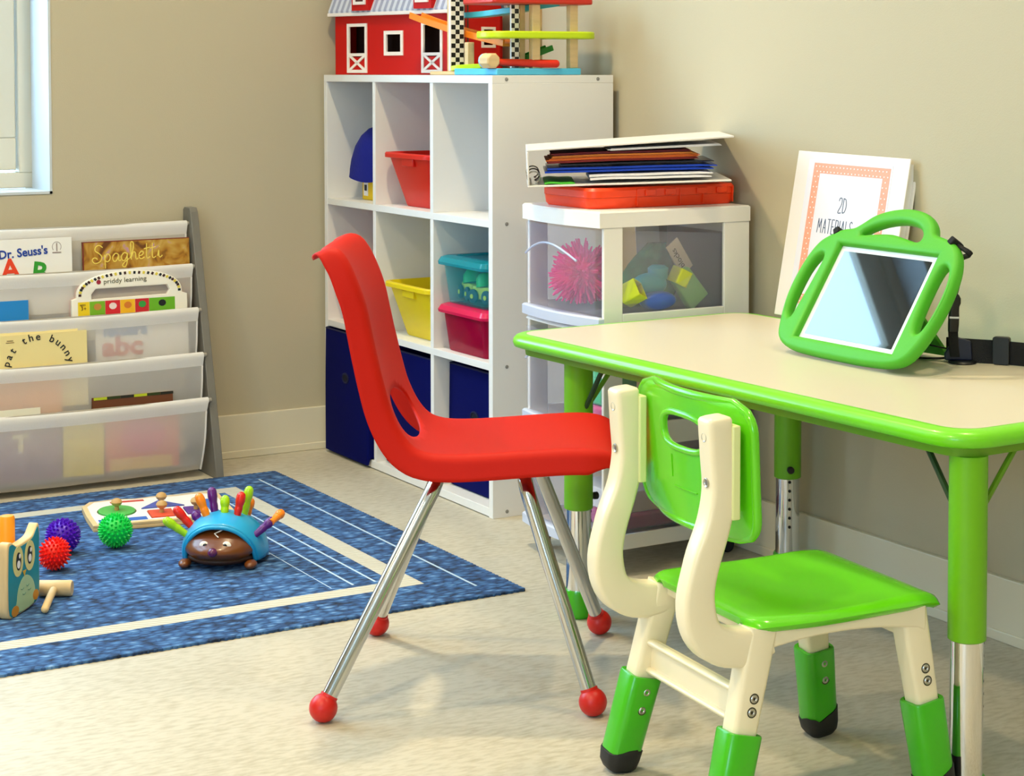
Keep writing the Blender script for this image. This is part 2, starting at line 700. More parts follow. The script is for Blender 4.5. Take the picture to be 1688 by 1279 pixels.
L.new(tc.outputs['Object'], wv.inputs['Vector'])
cr2 = N.new('ShaderNodeValToRGB')
cr2.color_ramp.elements[0].color = hexc('#b8b2a2'); cr2.color_ramp.elements[1].color = hexc('#d6d1c0')
L.new(wv.outputs[0], cr2.inputs[0]); L.new(cr2.outputs[0], mx.inputs[7])
mx2 = N.new('ShaderNodeMix'); mx2.data_type = 'RGBA'
L.new(lines, mx2.inputs[0]); L.new(mx.outputs[2], mx2.inputs[6]); mx2.inputs[7].default_value = hexc('#b9cfe4')
L.new(mx2.outputs[2], N['Principled BSDF'].inputs['Base Color'])
bp = N.new('ShaderNodeBump'); bp.inputs['Strength'].default_value = 0.9; bp.inputs['Distance'].default_value = .004
L.new(v3, bp.inputs['Height']); L.new(bp.outputs[0], N['Principled BSDF'].inputs['Normal'])

b = nb()
# wavy-edged slab
edge = []
st = 0.006


def rug_edge(p0, p1):
    n = int((Vector(p1) - Vector(p0)).length / st)
    d = (Vector(p1) - Vector(p0)).normalized()
    nn = Vector((d.y, -d.x))
    return [tuple(Vector(p0).lerp(Vector(p1), k / n) + nn * (0.0014 * ((k % 2) * 2 - 1) + random.uniform(-.0008, .0008))) for k in range(n)]


edge = rug_edge((RX0, RY0), (RX1, RY0)) + rug_edge((RX1, RY0), (RX1, RY1)) + rug_edge((RX1, RY1), (RX0, RY1)) + rug_edge((RX0, RY1), (RX0, RY0))
loft(b, [[(x, y, 0.0005) for x, y in edge], [(x, y, .0045) for x, y in edge]], cap0=True, cap1=False)
cx, cy = (RX0 + RX1) / 2, (RY0 + RY1) / 2
inner = [(x + (.004 if x < RX0 + .01 else -.004 if x > RX1 - .01 else 0), y + (.004 if y < RY0 + .01 else -.004 if y > RY1 - .01 else 0)) for x, y in edge]
loft(b, [[(x, y, .0045) for x, y in edge], [(x, y, .006) for x, y in inner]], cap0=False, cap1=True)
bmesh.ops.remove_doubles(b, verts=b.verts, dist=1e-5)
rug = obj('area_rug', b, rug_m, smooth=60)
tag(rug, 'blue woven flat rug with cream border stripe on the beige floor', 'rug')

# ================================================================== CUBE SHELF
SX0, SX1, SY0, SY1, SH = 1.889, 2.186, 3.322, 4.1515, 0.919
shelf = thing('cube_shelf', 'white nine-cube storage shelf in the room corner beside the plastic drawers', 'shelf', (SX0, SY0, 0))
dx, dy = SX1 - SX0, SY1 - SY0
ET, DT = .0165, .0145
obj('side_panel', box(nb(), 0, dx, 0, ET, 0, SH - ET), white_lam, shelf, bevel=.0008)
obj('side_panel', box(nb(), 0, dx, dy - ET, dy, 0, SH - ET), white_lam, shelf, bevel=.0008)
obj('top_panel', box(nb(), 0, dx, 0, dy, SH - ET, SH), white_lam, shelf, bevel=.0008)
obj('bottom_panel', box(nb(), 0, dx - .004, ET, dy - ET, .002, .020), white_lam, shelf, bevel=.0008)
DY = [0.264, 0.5465]           # divider centres measured from the near side
DY = [3.592 - SY0, 3.877 - SY0]
SZ = [.315, .612]
for y in DY:
    b = nb()
    for z0, z1 in ((.020, SZ[0] - .0075), (SZ[0] + .0075, SZ[1] - .0075), (SZ[1] + .0075, SH - ET)):
        box(b, .001, dx - .004, y - DT / 2, y + DT / 2, z0, z1)
    obj('divider', b, white_lam, shelf, bevel=.0006)
for z in SZ:
    obj('shelf_board', box(nb(), .0005, dx - .004, ET, dy - ET, z - .0075, z + .0075), white_lam, shelf, bevel=.0006)
obj('back_panel', box(nb(), dx - .004, dx, ET, dy - ET, .0, SH - ET), white_lam, shelf, bevel=0)
hole_m = mat('cam_hole_grey', '#8d8a86', 0.6)
for z in (SH - .008, SZ[1], SZ[0], .012):
    for x in (.034, .258):
        b = nb()
        lathe(b, [(0, .0009), (.0028, .0009), (.0040, .0004), (.0040, -.002), (0, -.002)], 12, M=T(x, 0, z, rx=90))
        obj('screw_cap', b, hole_m, shelf)


def tub(bm, w0, d0, w1, d1, h, t=.003, rim=.012, lip=.010, r=.02, mi=0, M=None):
    """open tub: bottom w0 x d0, mouth w1 x d1, with a turned-down rim"""
    rings = [ring(w0 - .004, d0 - .004, r, 0), ring(w0, d0, r, .003), ring(w1, d1, r * 1.2, h - lip),
             ring(w1 + rim * 1.6, d1 + rim * 1.6, r * 1.4, h - lip), ring(w1 + rim * 2, d1 + rim * 2, r * 1.5, h - lip + .001),
             ring(w1 + rim * 2, d1 + rim * 2, r * 1.5, h - .003), ring(w1 + rim * 1.6, d1 + rim * 1.6, r * 1.4, h),
             ring(w1 + .002, d1 + .002, r * 1.2, h), ring(w1 - t, d1 - t, r * 1.1, h - .003), ring(w0 - 2 * t, d0 - 2 * t, r, t + .001)]
    return loft(bm, rings, mi=mi, M=M)


def open_bin(name, label, colour, x, y, z, group, w0=.15, d0=.20, w1=.185, d1=.235, h=.125):
    t = thing(name, label, 'bin', (x, y, z), 90, group)
    b = tub(nb(), d0, w0, d1, w1, h, M=None)
    obj('tub', b, colour, t, bevel=0)
    b = nb()
    for sx in (-1, 1):
        box(b, -.03, .03, sx * (w1 / 2 + .011) - .0015, sx * (w1 / 2 + .011) + .0015, h - .022, h - .006)
    obj('rim_tab', b, colour, t, bevel=.001)
    return t


red_bin_m = mat('red_bin_plastic', '#e01a08', 0.35, translucent=.15)
yel_bin_m = mat('yellow_bin_plastic', '#f7dc10', 0.38, translucent=.2)
org_bin_m = mat('orange_bin_plastic', '#ee7a2c', 0.4)


def cubby(kx, kz):
    y0 = [SY0 + ET, SY0 + DY[0] + DT / 2, SY0 + DY[1] + DT / 2][kx]
    y1 = [SY0 + DY[0] - DT / 2, SY0 + DY[1] - DT / 2, SY1 - ET][kx]
    z0 = [.020, SZ[0] + .0075, SZ[1] + .0075][kz]
    return (y0 + y1) / 2, z0 + .0004, y1 - y0


# tubs seen with their narrow end to the opening
for name, label, ma, kx, kz in (('storage_bin', 'red open plastic storage bin in the top middle cube', red_bin_m, 1, 2),
                                ('storage_bin', 'yellow open plastic storage bin in the centre cube', yel_bin_m, 1, 1),
                                ('storage_bin', 'orange open plastic bin in the left cube behind the red chair back', org_bin_m, 2, 1)):
    yc, z0, w = cubby(kx, kz)
    t = thing(name, label, 'bin', (SX0 + .147, yc - .002, z0), 0, 'open plastic bins in the cube shelf')
    hh = .123 if kx == 1 else .115
    b = tub(nb(), .205, .160, .262, .222, hh, rim=.011, lip=.012, r=.022)
    obj('tub', b, ma, t, smooth=35)
    b = nb()
    box(b, -.1345, -.118, -.028, .028, hh - .030, hh - .010)
    obj('handle_tab', b, ma, t, bevel=.002)

# navy fabric cubes
navy = mat('navy_fabric', '#040a52', 0.95, bump=.25, bscale=700, spec=.1)
navy2 = mat('navy_fabric_trim', '#030a3c', 0.9)


def fabric_cube(label, x, y, rz, h=.268, w=.252, d=.262, sag=0.0):
    t = thing('fabric_cube', label, 'fabric bin', (x, y, .0206 if x > SX0 - .001 + .0 else .0206), rz, 'navy fabric cubes in the bottom row')
    b = nb()
    n = 8
    prof = []
    rings = [ring(d - .01, w - .01, .006, 0, 3), ring(d, w, .007, .004, 3), ring(d + .002, w + .004, .007, h * .5, 3), ring(d, w, .007, h, 3),
             ring(d - .006, w - .006, .006, h, 3), ring(d - .008, w - .008, .006, .005, 3)]
    loft(b, rings)
    for v in b.verts:
        if sag and v.co.x < -d / 2 + .004 and v.co.z < .02:
            v.co.z -= sag
            v.co.x -= .002
    obj('fabric_body', b, navy, t, smooth=30)
    b = nb()
    ringo = [(-d / 2 - .0016, .016 * math.cos(2 * PI * k / 20), h * .62 + .011 * math.sin(2 * PI * k / 20)) for k in range(20)]
    tube(b, ringo, .0022, 6, closed=True)
    obj('grommet', b, navy2, t)
    b = nb()
    lathe(b, [(0, 0), (.0105, 0), (.0105, .0012), (0, .0012)], 20, M=Matrix.Translation((-d / 2 - .0015, 0, h * .62)) @ Matrix.Rotation(R(90), 4, 'Y') @ Matrix.Diagonal((1, 1.45, 1, 1)))
    obj('opening_shade_disc', b, mat('opening_shade', '#02041c', 1.0), t)  # near-black disc on the cloth, painted shade of the handle hole
    b = nb()
    tube(b, [(x_, y_, h + .0005) for x_, y_ in rrect(d - .002, w - .002, .007, 3)], .0022, 6, closed=True)
    obj('binding', b, navy2, t)
    return t


fabric_cube('navy fabric storage cube in the bottom right cubby of the shelf', SX0 + .167, 3.4618, 0, w=.238)
fabric_cube('navy fabric storage cube in the bottom middle cubby, partly behind the red chair', SX0 + .150, 3.7345, 0)
fabric_cube('navy fabric storage cube sticking out of the bottom left cubby of the shelf', SX0 + .121, 4.0125, 0, h=.283, w=.238, sag=.017)

# clear lidded boxes in the middle right cube
teal = tint('teal_clear_plastic', '#5ad8e0', .10, .12, .80)
teal_lid = tint('teal_lid_plastic', '#1fb6c8', .45, .15, .4)
mag = tint('magenta_clear_plastic', '#d4044e', .40, .15, .2)
mag_lid = tint('magenta_lid_plastic', '#e00a50', .90, .2)


def lidded(label, ma, ml, x, y, z, h, rz=0, group=None):
    t = thing('lidded_box', label, 'storage box', (x, y, z), rz, group)
    b = nb()
    w, d = .235, .205
    rings = [ring(w - .03, d - .034, .016, 0), ring(w - .026, d - .030, .016, .003), ring(w - .010, d - .012, .016, h - .022),
             ring(w - .013, d - .015, .015, h - .022), ring(w - .029, d - .033, .014, .005)]
    loft(b, rings)
    obj('box_body', b, ma, t, smooth=35)
    b = nb()
    loft(b, [ring(w - .008, d - .01, .016, h - .020), ring(w + .010, d + .008, .018, h - .020), ring(w + .012, d + .010, .018, h - .014), ring(w + .002, d, .018, h - .004),
             ring(w - .02, d - .022, .015, h), ring(w - .05, d - .05, .014, h), ring(w - .054, d - .054, .012, h - .003)])
    obj('lid', b, ml, t, smooth=35)
    return t


yc, z0, w_ = cubby(0, 1)
lidded('magenta see-through lidded box under the teal one in the shelf', mag, mag_lid, SX0 + .1235, yc + .007, z0, .103, 0, 'see-through boxes in the middle right cube')
lidded('teal see-through lidded box on top of the magenta one in the shelf', teal, teal_lid, SX0 + .1235, yc + .007, z0 + .1036, .103, 0, 'see-through boxes in the middle right cube')
toy_y = mat('toy_yellow', '#f4de3a', .4)
toy_g = mat('toy_green', '#1bb840', .4)
tire = mat('toy_tyre', '#123c50', .5)


def toy_vehicle(x, y, z, rz, label):
    t = thing('toy_truck', label, 'toy car', (x, y, z), rz, 'toy trucks inside the teal box')
    b = nb(); box(b, -.032, .032, -.016, .016, .008, .036)
    obj('truck_body', b, toy_y, t, bevel=.003)
    b = nb(); lathe(b, [(0, 0), (.021, 0), (.019, .018), (.011, .028), (0, .029)], 16, M=T(.004, 0, .036, ry=12))
    obj('load', b, toy_g, t)
    for sx, sy in ((-1, -1), (1, -1), (-1, 1), (1, 1)):
        b = nb(); lathe(b, [(0, -.004), (.008, -.004), (.015, -.002), (.015, .002), (.008, .004), (0, .004)], 20, M=T(sx * .022, sy * .0205, .0152, rx=90))
        w = obj('wheel', b, tire, t)
        b = nb(); lathe(b, [(0, -.0052), (.005, -.0052), (.005, .0052), (0, .0052)], 12, M=T(sx * .022, sy * .0205, .0152, rx=90))
        obj('hub', b, toy_y, w)


toy_vehicle(SX0 + .065, yc + .060, z0 + .110, 80, 'yellow toy truck with green load inside the teal box, on the left')
toy_vehicle(SX0 + .055, yc - .020, z0 + .110, 100, 'yellow toy truck with green load inside the teal box, on the right')

# yellow box under a blue knitted hat, top left cube
yc2, z2, _ = cubby(2, 2)
t = thing('yellow_box', 'small yellow box with a white label under the blue hat', 'box', (1.990, 4.000, z2))
obj('carton', box(nb(), -.050, .050, -.045, .045, 0, .049), mat('yellow_card', '#f2c80a', .55), t, bevel=.002)
b = nb(); box(b, -.0012, .0, -.010, .012, .010, .042)
obj('label_sticker', b, paper, t, smooth=0, M=T(-.050, .022, 0))
b = nb(); box(b, -.002, -.0011, -.005, .007, .022, .036)
obj('printed_mark', b, ink, t, smooth=0, M=T(-.050, .022, 0))
b = nb()
rings = []
for k, (r_, z) in enumerate([(.092, 0), (.090, .02), (.087, .05), (.078, .085), (.062, .112), (.040, .130), (.015, .138), (.0005, .139)]):
    rings.append([(r_ * .95 * math.cos(a) * (1 + .03 * math.sin(5 * a + k)), r_ * 1.0 * math.sin(a) * (1 + .03 * math.cos(4 * a)), z + (.006 * math.sin(3 * a) if k < 2 else 0)) for a in [2 * PI * j / 36 for j in range(36)]])
rings = [[(x * .95, y * .95, z + .004) for x, y, z in rings[0]]] + rings
loft(b, rings)
hat = obj('knit_hat', b, mat('royal_blue_knit', '#04127c', .95, bump=.5, bscale=180), smooth=70)
hat.location = (1.986, 4.020, z2 + .0495)
hat.scale = (.93, .93, .93)
tag(hat, 'royal blue knitted hat sitting over a yellow box in the top left cube', 'hat')

# ================================================================== TOYS ON TOP OF THE SHELF
barn_red = mat('barn_red', '#c40e04', .5, spec=.25)
barn_dark = mat('barn_inside', '#3a1408', .8)
barn_white = mat('barn_white', '#f2e8e2', .5)
ZT = SH + .0006
BW, BD, BE = .42, .155, .142      # width, depth, eave height
barn = thing('toy_barn', 'red wooden toy barn with grey striped roof on top of the cube shelf', 'toy barn',
             M=basis((1.910, 4.128, ZT), (.255, -.967, 0), (.967, .255, 0)))
DOORS = [(.046, .119, .004, .122), (.312, .383, .004, .122)]
WINS = [(.181, .248, .045, .103)]
b = nb()
# front wall built around the openings
xs = [0, DOORS[0][0], DOORS[0][1], WINS[0][0], WINS[0][1], DOORS[1][0], DOORS[1][1], BW]
box(b, xs[0], xs[1], 0, .008, 0, BE); box(b, xs[2], xs[3], 0, .008, 0, BE); box(b, xs[4], xs[5], 0, .008, 0, BE); box(b, xs[6], xs[7], 0, .008, 0, BE)
for d in DOORS:
    box(b, d[0], d[1], 0, .008, d[3], BE)
    box(b, d[0], d[1], 0, .008, 0, .042)
box(b, WINS[0][0], WINS[0][1], 0, .008, 0, WINS[0][2]); box(b, WINS[0][0], WINS[0][1], 0, .008, WINS[0][3], BE)
box(b, 0, .008, .008, BD, 0, BE)
# right-hand gable wall
for y0, y1, z0_, z1_ in ((.008, .088, 0, BE), (.128, BD, 0, BE), (.088, .128, 0, .062), (.088, .128, .110, BE)):
    box(b, BW - .008, BW, y0, y1, z0_, z1_)
loft(b, [[(x, 0, BE), (x, BD, BE), (x, BD * .86, BE + .075), (x, BD * .5, BE + .105), (x, BD * .14, BE + .075)] for x in (BW - .008, BW)])
loft(b, [[(x, 0, BE), (x, BD, BE), (x, BD * .86, BE + .075), (x, BD * .5, BE + .105), (x, BD * .14, BE + .075)] for x in (0, .008)])
box(b, 0, BW, BD - .008, BD, 0, BE)
obj('barn_wall', b, barn_red, barn, smooth=0)
b = nb(); box(b, .008, BW - .008, .06, .064, .006, BE); box(b, .008, BW - .008, .008, BD - .008, 0, .005)
obj('barn_interior', b, barn_dark, barn, smooth=0)


def fr(b, x0, x1, z0, z1, w=.006, y0=-.003, y1=.002):
    box(b, x0, x0 + w, y0, y1, z0, z1); box(b, x1 - w, x1, y0, y1, z0, z1)
    box(b, x0 + w, x1 - w, y0, y1, z0, z0 + w); box(b, x0 + w, x1 - w, y0, y1, z1 - w, z1)


for d in DOORS:
    b = nb()
    fr(b, d[0], d[1], d[2], d[3], .0075)
    box(b, d[0] + .0075, d[1] - .0075, -.003, .002, .044, .051)
    # X brace
    cx_, cz_ = (d[0] + d[1]) / 2, .028
    for s in (1, -1):
        box(b, -.036, .036, -.0028, .0015, -.003, .003, M=Matrix.Translation((cx_, 0, cz_)) @ Matrix.Rotation(s * R(32), 4, 'Y'))
    obj('barn_door', b, barn_white, barn, smooth=0)
b = nb(); fr(b, WINS[0][0], WINS[0][1], WINS[0][2], WINS[0][3], .0085)
obj('barn_window', b, barn_white, barn, smooth=0)
b = nb()
for z in (.062, .104):
    box(b, BW - .001, BW + .003, .086, .130, z, z + .006)
for y in (.086, .124):
    box(b, BW - .001, BW + .003, y, y + .006, .068, .104)
obj('barn_window', b, barn_white, barn, smooth=0)
b = nb(); box(b, BW - .001, BW + .002, .030, .034, 0, BE + .08); box(b, BW - .001, BW + .002, .040, .044, 0, BE + .08)
obj('corner_trim', b, mat('barn_trim_brown', '#5a2a1a', .6), barn, smooth=0)
b = nb(); box(b, -.014, BW + .006, -.014, .0, BE - .002, BE + .006)
obj('eave', b, barn_white, barn, bevel=.001)
roof_m = mat('barn_roof_stripe', '#aeb2c6', .5)
nt = roof_m.node_tree
wv = nt.nodes.new('ShaderNodeTexWave'); wv.inputs['Scale'].default_value = 16
cr_ = nt.nodes.new('ShaderNodeValToRGB'); cr_.color_ramp.interpolation = 'CONSTANT'
cr_.color_ramp.elements[0].color = hexc('#9a9fb8'); cr_.color_ramp.elements[1].position = .5; cr_.color_ramp.elements[1].color = hexc('#ccd0de')
nt.links.new(nt.nodes['Texture Coordinate'].outputs['Object'], wv.inputs['Vector'])
nt.links.new(wv.outputs[0], cr_.inputs[0]); nt.links.new(cr_.outputs[0], nt.nodes['Principled BSDF'].inputs['Base Color'])
b = nb()
prof = [(-.012, BE + .006), (BD * .14, BE + .080), (BD * .5, BE + .110), (BD * .86, BE + .080), (BD + .012, BE + .006)]
for (y0, z0_), (y1, z1_) in zip(prof[:-1], prof[1:]):
    loft(b, [[(x, y0, z0_), (x, y1, z1_), (x, y1, z1_ + .005), (x, y0, z0_ + .005)] for x in (-.012, BW + .006)])
obj('roof', b, roof_m, barn, smooth=0)
for x0 in (.085, .305):
    b = nb()
    Mx = basis((x0, -.009, BE + .018), (1, 0, 0), (0, -.94, .35))
    box(b, 0, .060, -.018, .001, -.004, .062)
    d_ = obj('dormer', b, barn_red, barn, smooth=0, M=T(x0, -.002, BE + .014))
    b = nb(); fr(b, .008, .052, .010, .055, .007, -.0215, -.0175)
    obj('dormer_frame', b, barn_white, d_, smooth=0, M=T(x0, -.002, BE + .014))
    b = nb(); box(b, .015, .045, -.0187, -.0178, .017, .048)
    obj('dormer_pane', b, mat('dormer_dark', '#4a1008', .5), d_, smooth=0, M=T(x0, -.002, BE + .014))

# race tower
tower = thing('toy_race_tower', 'wooden toy car ramp tower with checkered posts on the shelf corner', 'toy ramp', (1.905, 3.330, ZT))
sky_b = mat('toy_sky_blue', '#4fb9e2', .45)
cyan_m = mat('toy_cyan', '#3fb6cc', .4)
orange_m = mat('toy_orange', '#ff8a14', .4)
lime_m = mat('toy_lime', '#c9e40c', .4)
dgreen_m = mat('toy_dark_green', '#1f8a22', .45)
chk = mat('toy_checker', '#ffffff', .4)
nt = chk.node_tree
ck = nt.nodes.new('ShaderNodeTexChecker'); ck.inputs['Scale'].default_value = 100
ck.inputs[1].default_value = hexc('#f6f2e6'); ck.inputs[2].default_value = hexc('#0c0c0c')
mpc = nt.nodes.new('ShaderNodeMapping'); mpc.inputs['Location'].default_value = (.0005, .0031, .002)
nt.links.new(nt.nodes['Texture Coordinate'].outputs['Object'], mpc.inputs[0]); nt.links.new(mpc.outputs[0], ck.inputs['Vector'])
nt.links.new(ck.outputs[0], nt.nodes['Principled BSDF'].inputs['Base Color'])
obj('base', box(nb(), 0, .205, 0, .185, 0, .014), sky_b, tower, bevel=.002)
# (the tower's foot board on the left carries the tall checkered posts)
obj('foot_board', box(nb(), .004, .20, .185, .305, 0, .008), wood, tower, bevel=.002)


def post(x0, x1, y0, y1, z0, z1, ma, nm='post', par=tower):
    return obj(nm, box(nb(), x0, x1, y0, y1, z0, z1), ma, par, bevel=.0015)


PH = .195
p1 = post(.007, .042, .215, .223, .008, PH, barn_white, 'checkered_post')
b = nb(); box(b, .0095, .0395, .2139, .2149, .012, PH - .002)
obj('checker_print', b, chk, p1, smooth=0)
post(.018, .034, .232, .250, .008, PH, wood)
post(.020, .036, .160, .176, .014, .070, wood)
p2 = post(.052, .071, .030, .037, .014, .147, barn_white, 'checkered_post')
b = nb(); box(b, .0515 + .0005, .0715 - .0005, .0289, .0299, .016, .146)
obj('checker_print', b, chk, p2, smooth=0)
post(.074, .088, .034, .050, .014, .147, wood)
post(.088, .107, .004, .020, .014, .147, wood)
post(.180, .200, .004, .020, .014, .147, wood)
post(.180, .200, .150, .166, .014, .147, wood)


def track(pts, w, th, ma, nm='track', par=tower):
    """ramp with raised lips: swept U section"""
    b = nb()
    P = catmull(pts, 5)
    rings = []
    for i, p in enumerate(P):
        t = (P[min(i + 1, len(P) - 1)] - P[max(i - 1, 0)]).normalized()
        s = Vector((t.y, -t.x, 0)).normalized()
        u = s.cross(t)
        if u.z < 0:
            u = -u
        e = .004
        prof = [(-w / 2, 0), (w / 2, 0), (w / 2, th), (w / 2 - e, th), (w / 2 - e, th * .45), (-w / 2 + e, th * .45), (-w / 2 + e, th), (-w / 2, th)]
        rings.append([p + s * a + u * c for a, c in prof])
    loft(b, rings)
    return obj(nm, b, ma, par, smooth=50, bevel=.0008)


track([(.043, .448, .128), (.050, .38, .112), (.062, .285, .092), (.069, .18, .075), (.076, .078, .060)], .036, .014, orange_m)
track([(.068, .270, .124), (.080, .19, .125), (.098, .095, .131), (.13, .055, .138), (.172, .045, .1455)], .036, .012, cyan_m)
track([(.095, .066, .026), (.125, .062, .038), (.165, .06, .052)], .034, .012, dgreen_m)
track([(.014, .20, .009), (.02, .18, .012), (.05, .15, .0142)], .030, .010, lime_m)
b = nb()
pl = rrect(.270, .105, .05, 8)
prism(b, pl, .015, M=T(.118, .040, .076))
lt = obj('platform', b, lime_m, tower, bevel=.003)
b = nb(); prism(b, rrect(.245, .14, .012, 4), .012, M=T(.110, .060, .148))
obj('roof_deck', b, mat('toy_red', '#d02a18', .4), tower, bevel=.003)
b = nb(); prism(b, rrect(.06, .09, .012, 4), .010, M=T(.035, .225, PH))
obj('roof_deck', b, mat('toy_red', '#d02a18', .4), tower, bevel=.003)

# toy hammer lying on the base
ham = thing('toy_hammer', 'wooden toy hammer with red handle lying on the light blue tower base', 'toy hammer', (1.897, 3.334, ZT + .0142))
b = nb()
Mh = basis((-.004, .018, .0165), (-.25, .97, 0), (0, 0, 1))
lathe(b, [(0, -.022), (.0135, -.022), (.0165, -.019), (.0165, .012), (.0135, .015), (0, .015)], 8, M=Matrix.Translation((.002, .013, .0155)) @ Matrix.Rotation(R(90), 4, 'X') @ Matrix.Rotation(R(22.5), 4, 'Z'))
obj('hammer_head', b, wood, ham, smooth=20, bevel=.001)
b = nb(); lathe(b, [(0, .015), (.0135, .015), (.016, .018), (.0155, .024), (.010, .026), (0, .026)], 16, M=Matrix.Translation((.002, .013, .0155)) @ Matrix.Rotation(R(90), 4, 'X') @ Matrix.Rotation(R(180), 4, 'X'))
obj('face_cap', b, mat('hammer_pale_blue', '#a9cfe6', .4), ham)
b = nb(); tube(b, [(.012, .012, .0125), (.05, .010, .0115), (.10, .004, .010), (.150, -.004, .0092)], .0078, 14, radii=[.007, .0078, .0085, .0085])
ball(b, (.150, -.004, .0092), .0085)
obj('handle', b, mat('hammer_red', '#d92408', .35), ham)

# ================================================================== SLING BOOK RACK
rack = thing('book_rack', 'grey sling book rack with white fabric pockets against the back wall', 'book rack', (0, 0, 0))
grey_w = mat('grey_board', '#77736a', .55, vary=.06, vscale=20, stretch=(4, 4, 1))
for x0 in (1.532, .905):
    b = nb()
    loft(b, [[(x, 4.168, .0005), (x, 3.968, .0005), (x, 3.972, .03), (x, 4.118, .600), (x, 4.126, .610), (x, 4.160, .610), (x, 4.168, .604)] for x in (x0, x0 + .019)])
    obj('side_panel', b, grey_w, rack, smooth=20, bevel=.0015)
RODS = [(4.132, .579), (4.097, .481), (4.063, .383), (4.032, .283), (4.003, .183)]
fab = mat('sling_fabric', '#f0ece8', .85, bump=.3, bscale=900, translucent=.30, transparent=.42)
fab_h = mat('sling_hem', '#f4f0ec', .85, bump=.3, bscale=900, translucent=.2, transparent=.04)
dow = mat('dowel_wood', '#9a9284', .6)
for k, (ry, rz_) in enumerate(RODS):
    b = nb(); tube(b, [(.92, ry, rz_ - .006), (1.535, ry, rz_ - .006)], .005, 10)
    obj('dowel', b, dow, rack)
    x0, x1 = .930, 1.527
    nx = 72
    hz = .030
    bot = .165 if k == 4 else .128
    prof = [(0.0075, -.006, 0), (0.006, -.001, 0), (0, .0015, 0), (-.006, -.001, 0), (-.0078, -.007, 0), (-.007, -.015, .2), (-.004, -hz, .4)]
    prof_f = [(-.004, -hz, .4)]
    nn = 9
    for i in range(1, nn + 1):
        t_ = i / nn
        sag = math.sin(t_ * PI) * (.010 if k == 4 else .004)
        prof_f.append((-.004 - sag + t_ * (.014 if k == 4 else .004), -hz - (bot - hz) * t_, .5 + t_))
    prof_f += [((.050 if k == 4 else .018), -bot + .002, 1.0), ((.066 if k == 4 else .028) - .0 * (k == 0), -bot + .02, .4)]

    def cloth(prof, seed):
        bm_ = nb()
        V = []
        for i in range(nx + 1):
            row = []
            u = i / nx
            for (dy_, dz_, a) in prof:
                xx = x0 + (x1 - x0) * u
                pull = a * .004 * math.sin(u * PI)
                wr = a * .0022 * noise.noise(Vector((u * 7 + seed, dz_ * 9 + u * 3, seed))) + a * .0012 * noise.noise(Vector((u * 22 + seed, dz_ * 22 - u * 11, 3 + seed)))
                ed = -a * .010 * (max(0, (u - .93) / .07)) ** 2 if k == 4 else -a * .004 * (max(0, (u - .93) / .07)) ** 2
                row.append(bm_.verts.new((xx + ed, ry + dy_ + wr - pull * .3, rz_ + dz_ - .0035 * math.sin(u * PI) * (1 if True else 0))))
            V.append(row)
        for i in range(nx):
            for j in range(len(prof) - 1):
                bm_.faces.new((V[i][j], V[i + 1][j], V[i + 1][j + 1], V[i][j + 1]))
        return bm_
    s = obj('sling_pocket', cloth(prof_f, k * 3.1), fab, rack, smooth=80)
    obj('hem', cloth(prof, k * 3.1), fab_h, s, smooth=80)
    # side hem of the pocket
    b = nb()
    tube(b, [(x1 - .002 - (.010 if k == 4 else .004) * a * .9, ry + d1_ - .0006, rz_ + d2_) for d1_, d2_, a in prof_f[:-2]], .0022, 6)
    obj('side_seam', b, fab_h, s)

TILT = 3


def book(name, label, cat, x0, x1, y, ztop, h, th, cover, group=None, edge=paper, tilt=TILT, bev=.0008, rz=0):
    """book standing in a pocket: local x along the cover, local y up the cover, +z towards the viewer, origin top-left of the front cover"""
    ex = Vector((math.cos(R(rz)), -math.sin(R(rz)) * 0, math.sin(R(rz)))).normalized()
    ey = Vector((0, math.sin(R(tilt)), math.cos(R(tilt))))
    ey = (ey - ex * ey.dot(ex)).normalized()
    M = basis((x0, y, ztop), ex, ey)
    t = thing(name, label, cat, M=M, group=group)
    w = x1 - x0
    b = nb(); box(b, 0.002, w - .002, -h + .001, -.001, -th + .0012, -.0012)
    obj('pages', b, edge, t, smooth=0)
    b = nb(); box(b, 0, w, -h, 0, -.0012, 0); box(b, 0, w, -h, 0, -th, -th + .0012); box(b, 0, .0012, -h, 0, -th, 0)
    obj('cover', b, cover, t, smooth=0)
    return t


def cover_art(parent, name, ma, fn):
    b = nb()
    fn(b)
    return obj(name, b, ma, parent, smooth=0)


GB = 'picture books in the sling rack'
# -- row 1
abc = book('picture_book', 'white alphabet picture book with blue title in the top pocket, left', 'book', .99, 1.2475, 4.112, .5555, .17, .008, mat('book_white', '#f4f1ec', .4), GB)
E0 = Matrix.Translation((0, 0, .0003))
cover_art(abc, 'title_lettering', mat('title_blue', '#173f9e', .5), lambda b: text(b, "Dr. Seuss's", .0265, E0 @ T(.203, -.034, 0, rz=4), align='RIGHT', xs=.94, off=.0006, depth=.0008))
cover_art(abc, 'red_letter', mat('title_red', '#e8411c', .5), lambda b: text(b, "A", .062, E0 @ T(.098, -.086, 0, rz=2), depth=.0008, off=.0015))
cover_art(abc, 'green_letter', mat('title_green', '#2f9a2c', .5), lambda b: text(b, "B", .062, E0 @ T(.163, -.093, 0, rz=-8), depth=.0008, off=.0015))


def ringmark(b):
    tube(b, [(.223 + .010 * math.cos(a), -.020 + .011 * math.sin(a), .0004) for a in [R(-40 + 260 * k / 24) for k in range(25)]], .0006, 5)
    box(b, .213, .233, -.034, -.0315, .0002, .0008)
    box(b, .222, .2245, -.030, -.012, .0002, .0008)


cover_art(abc, 'round_emblem', mat('emblem_grey', '#9d8c86', .5), ringmark)

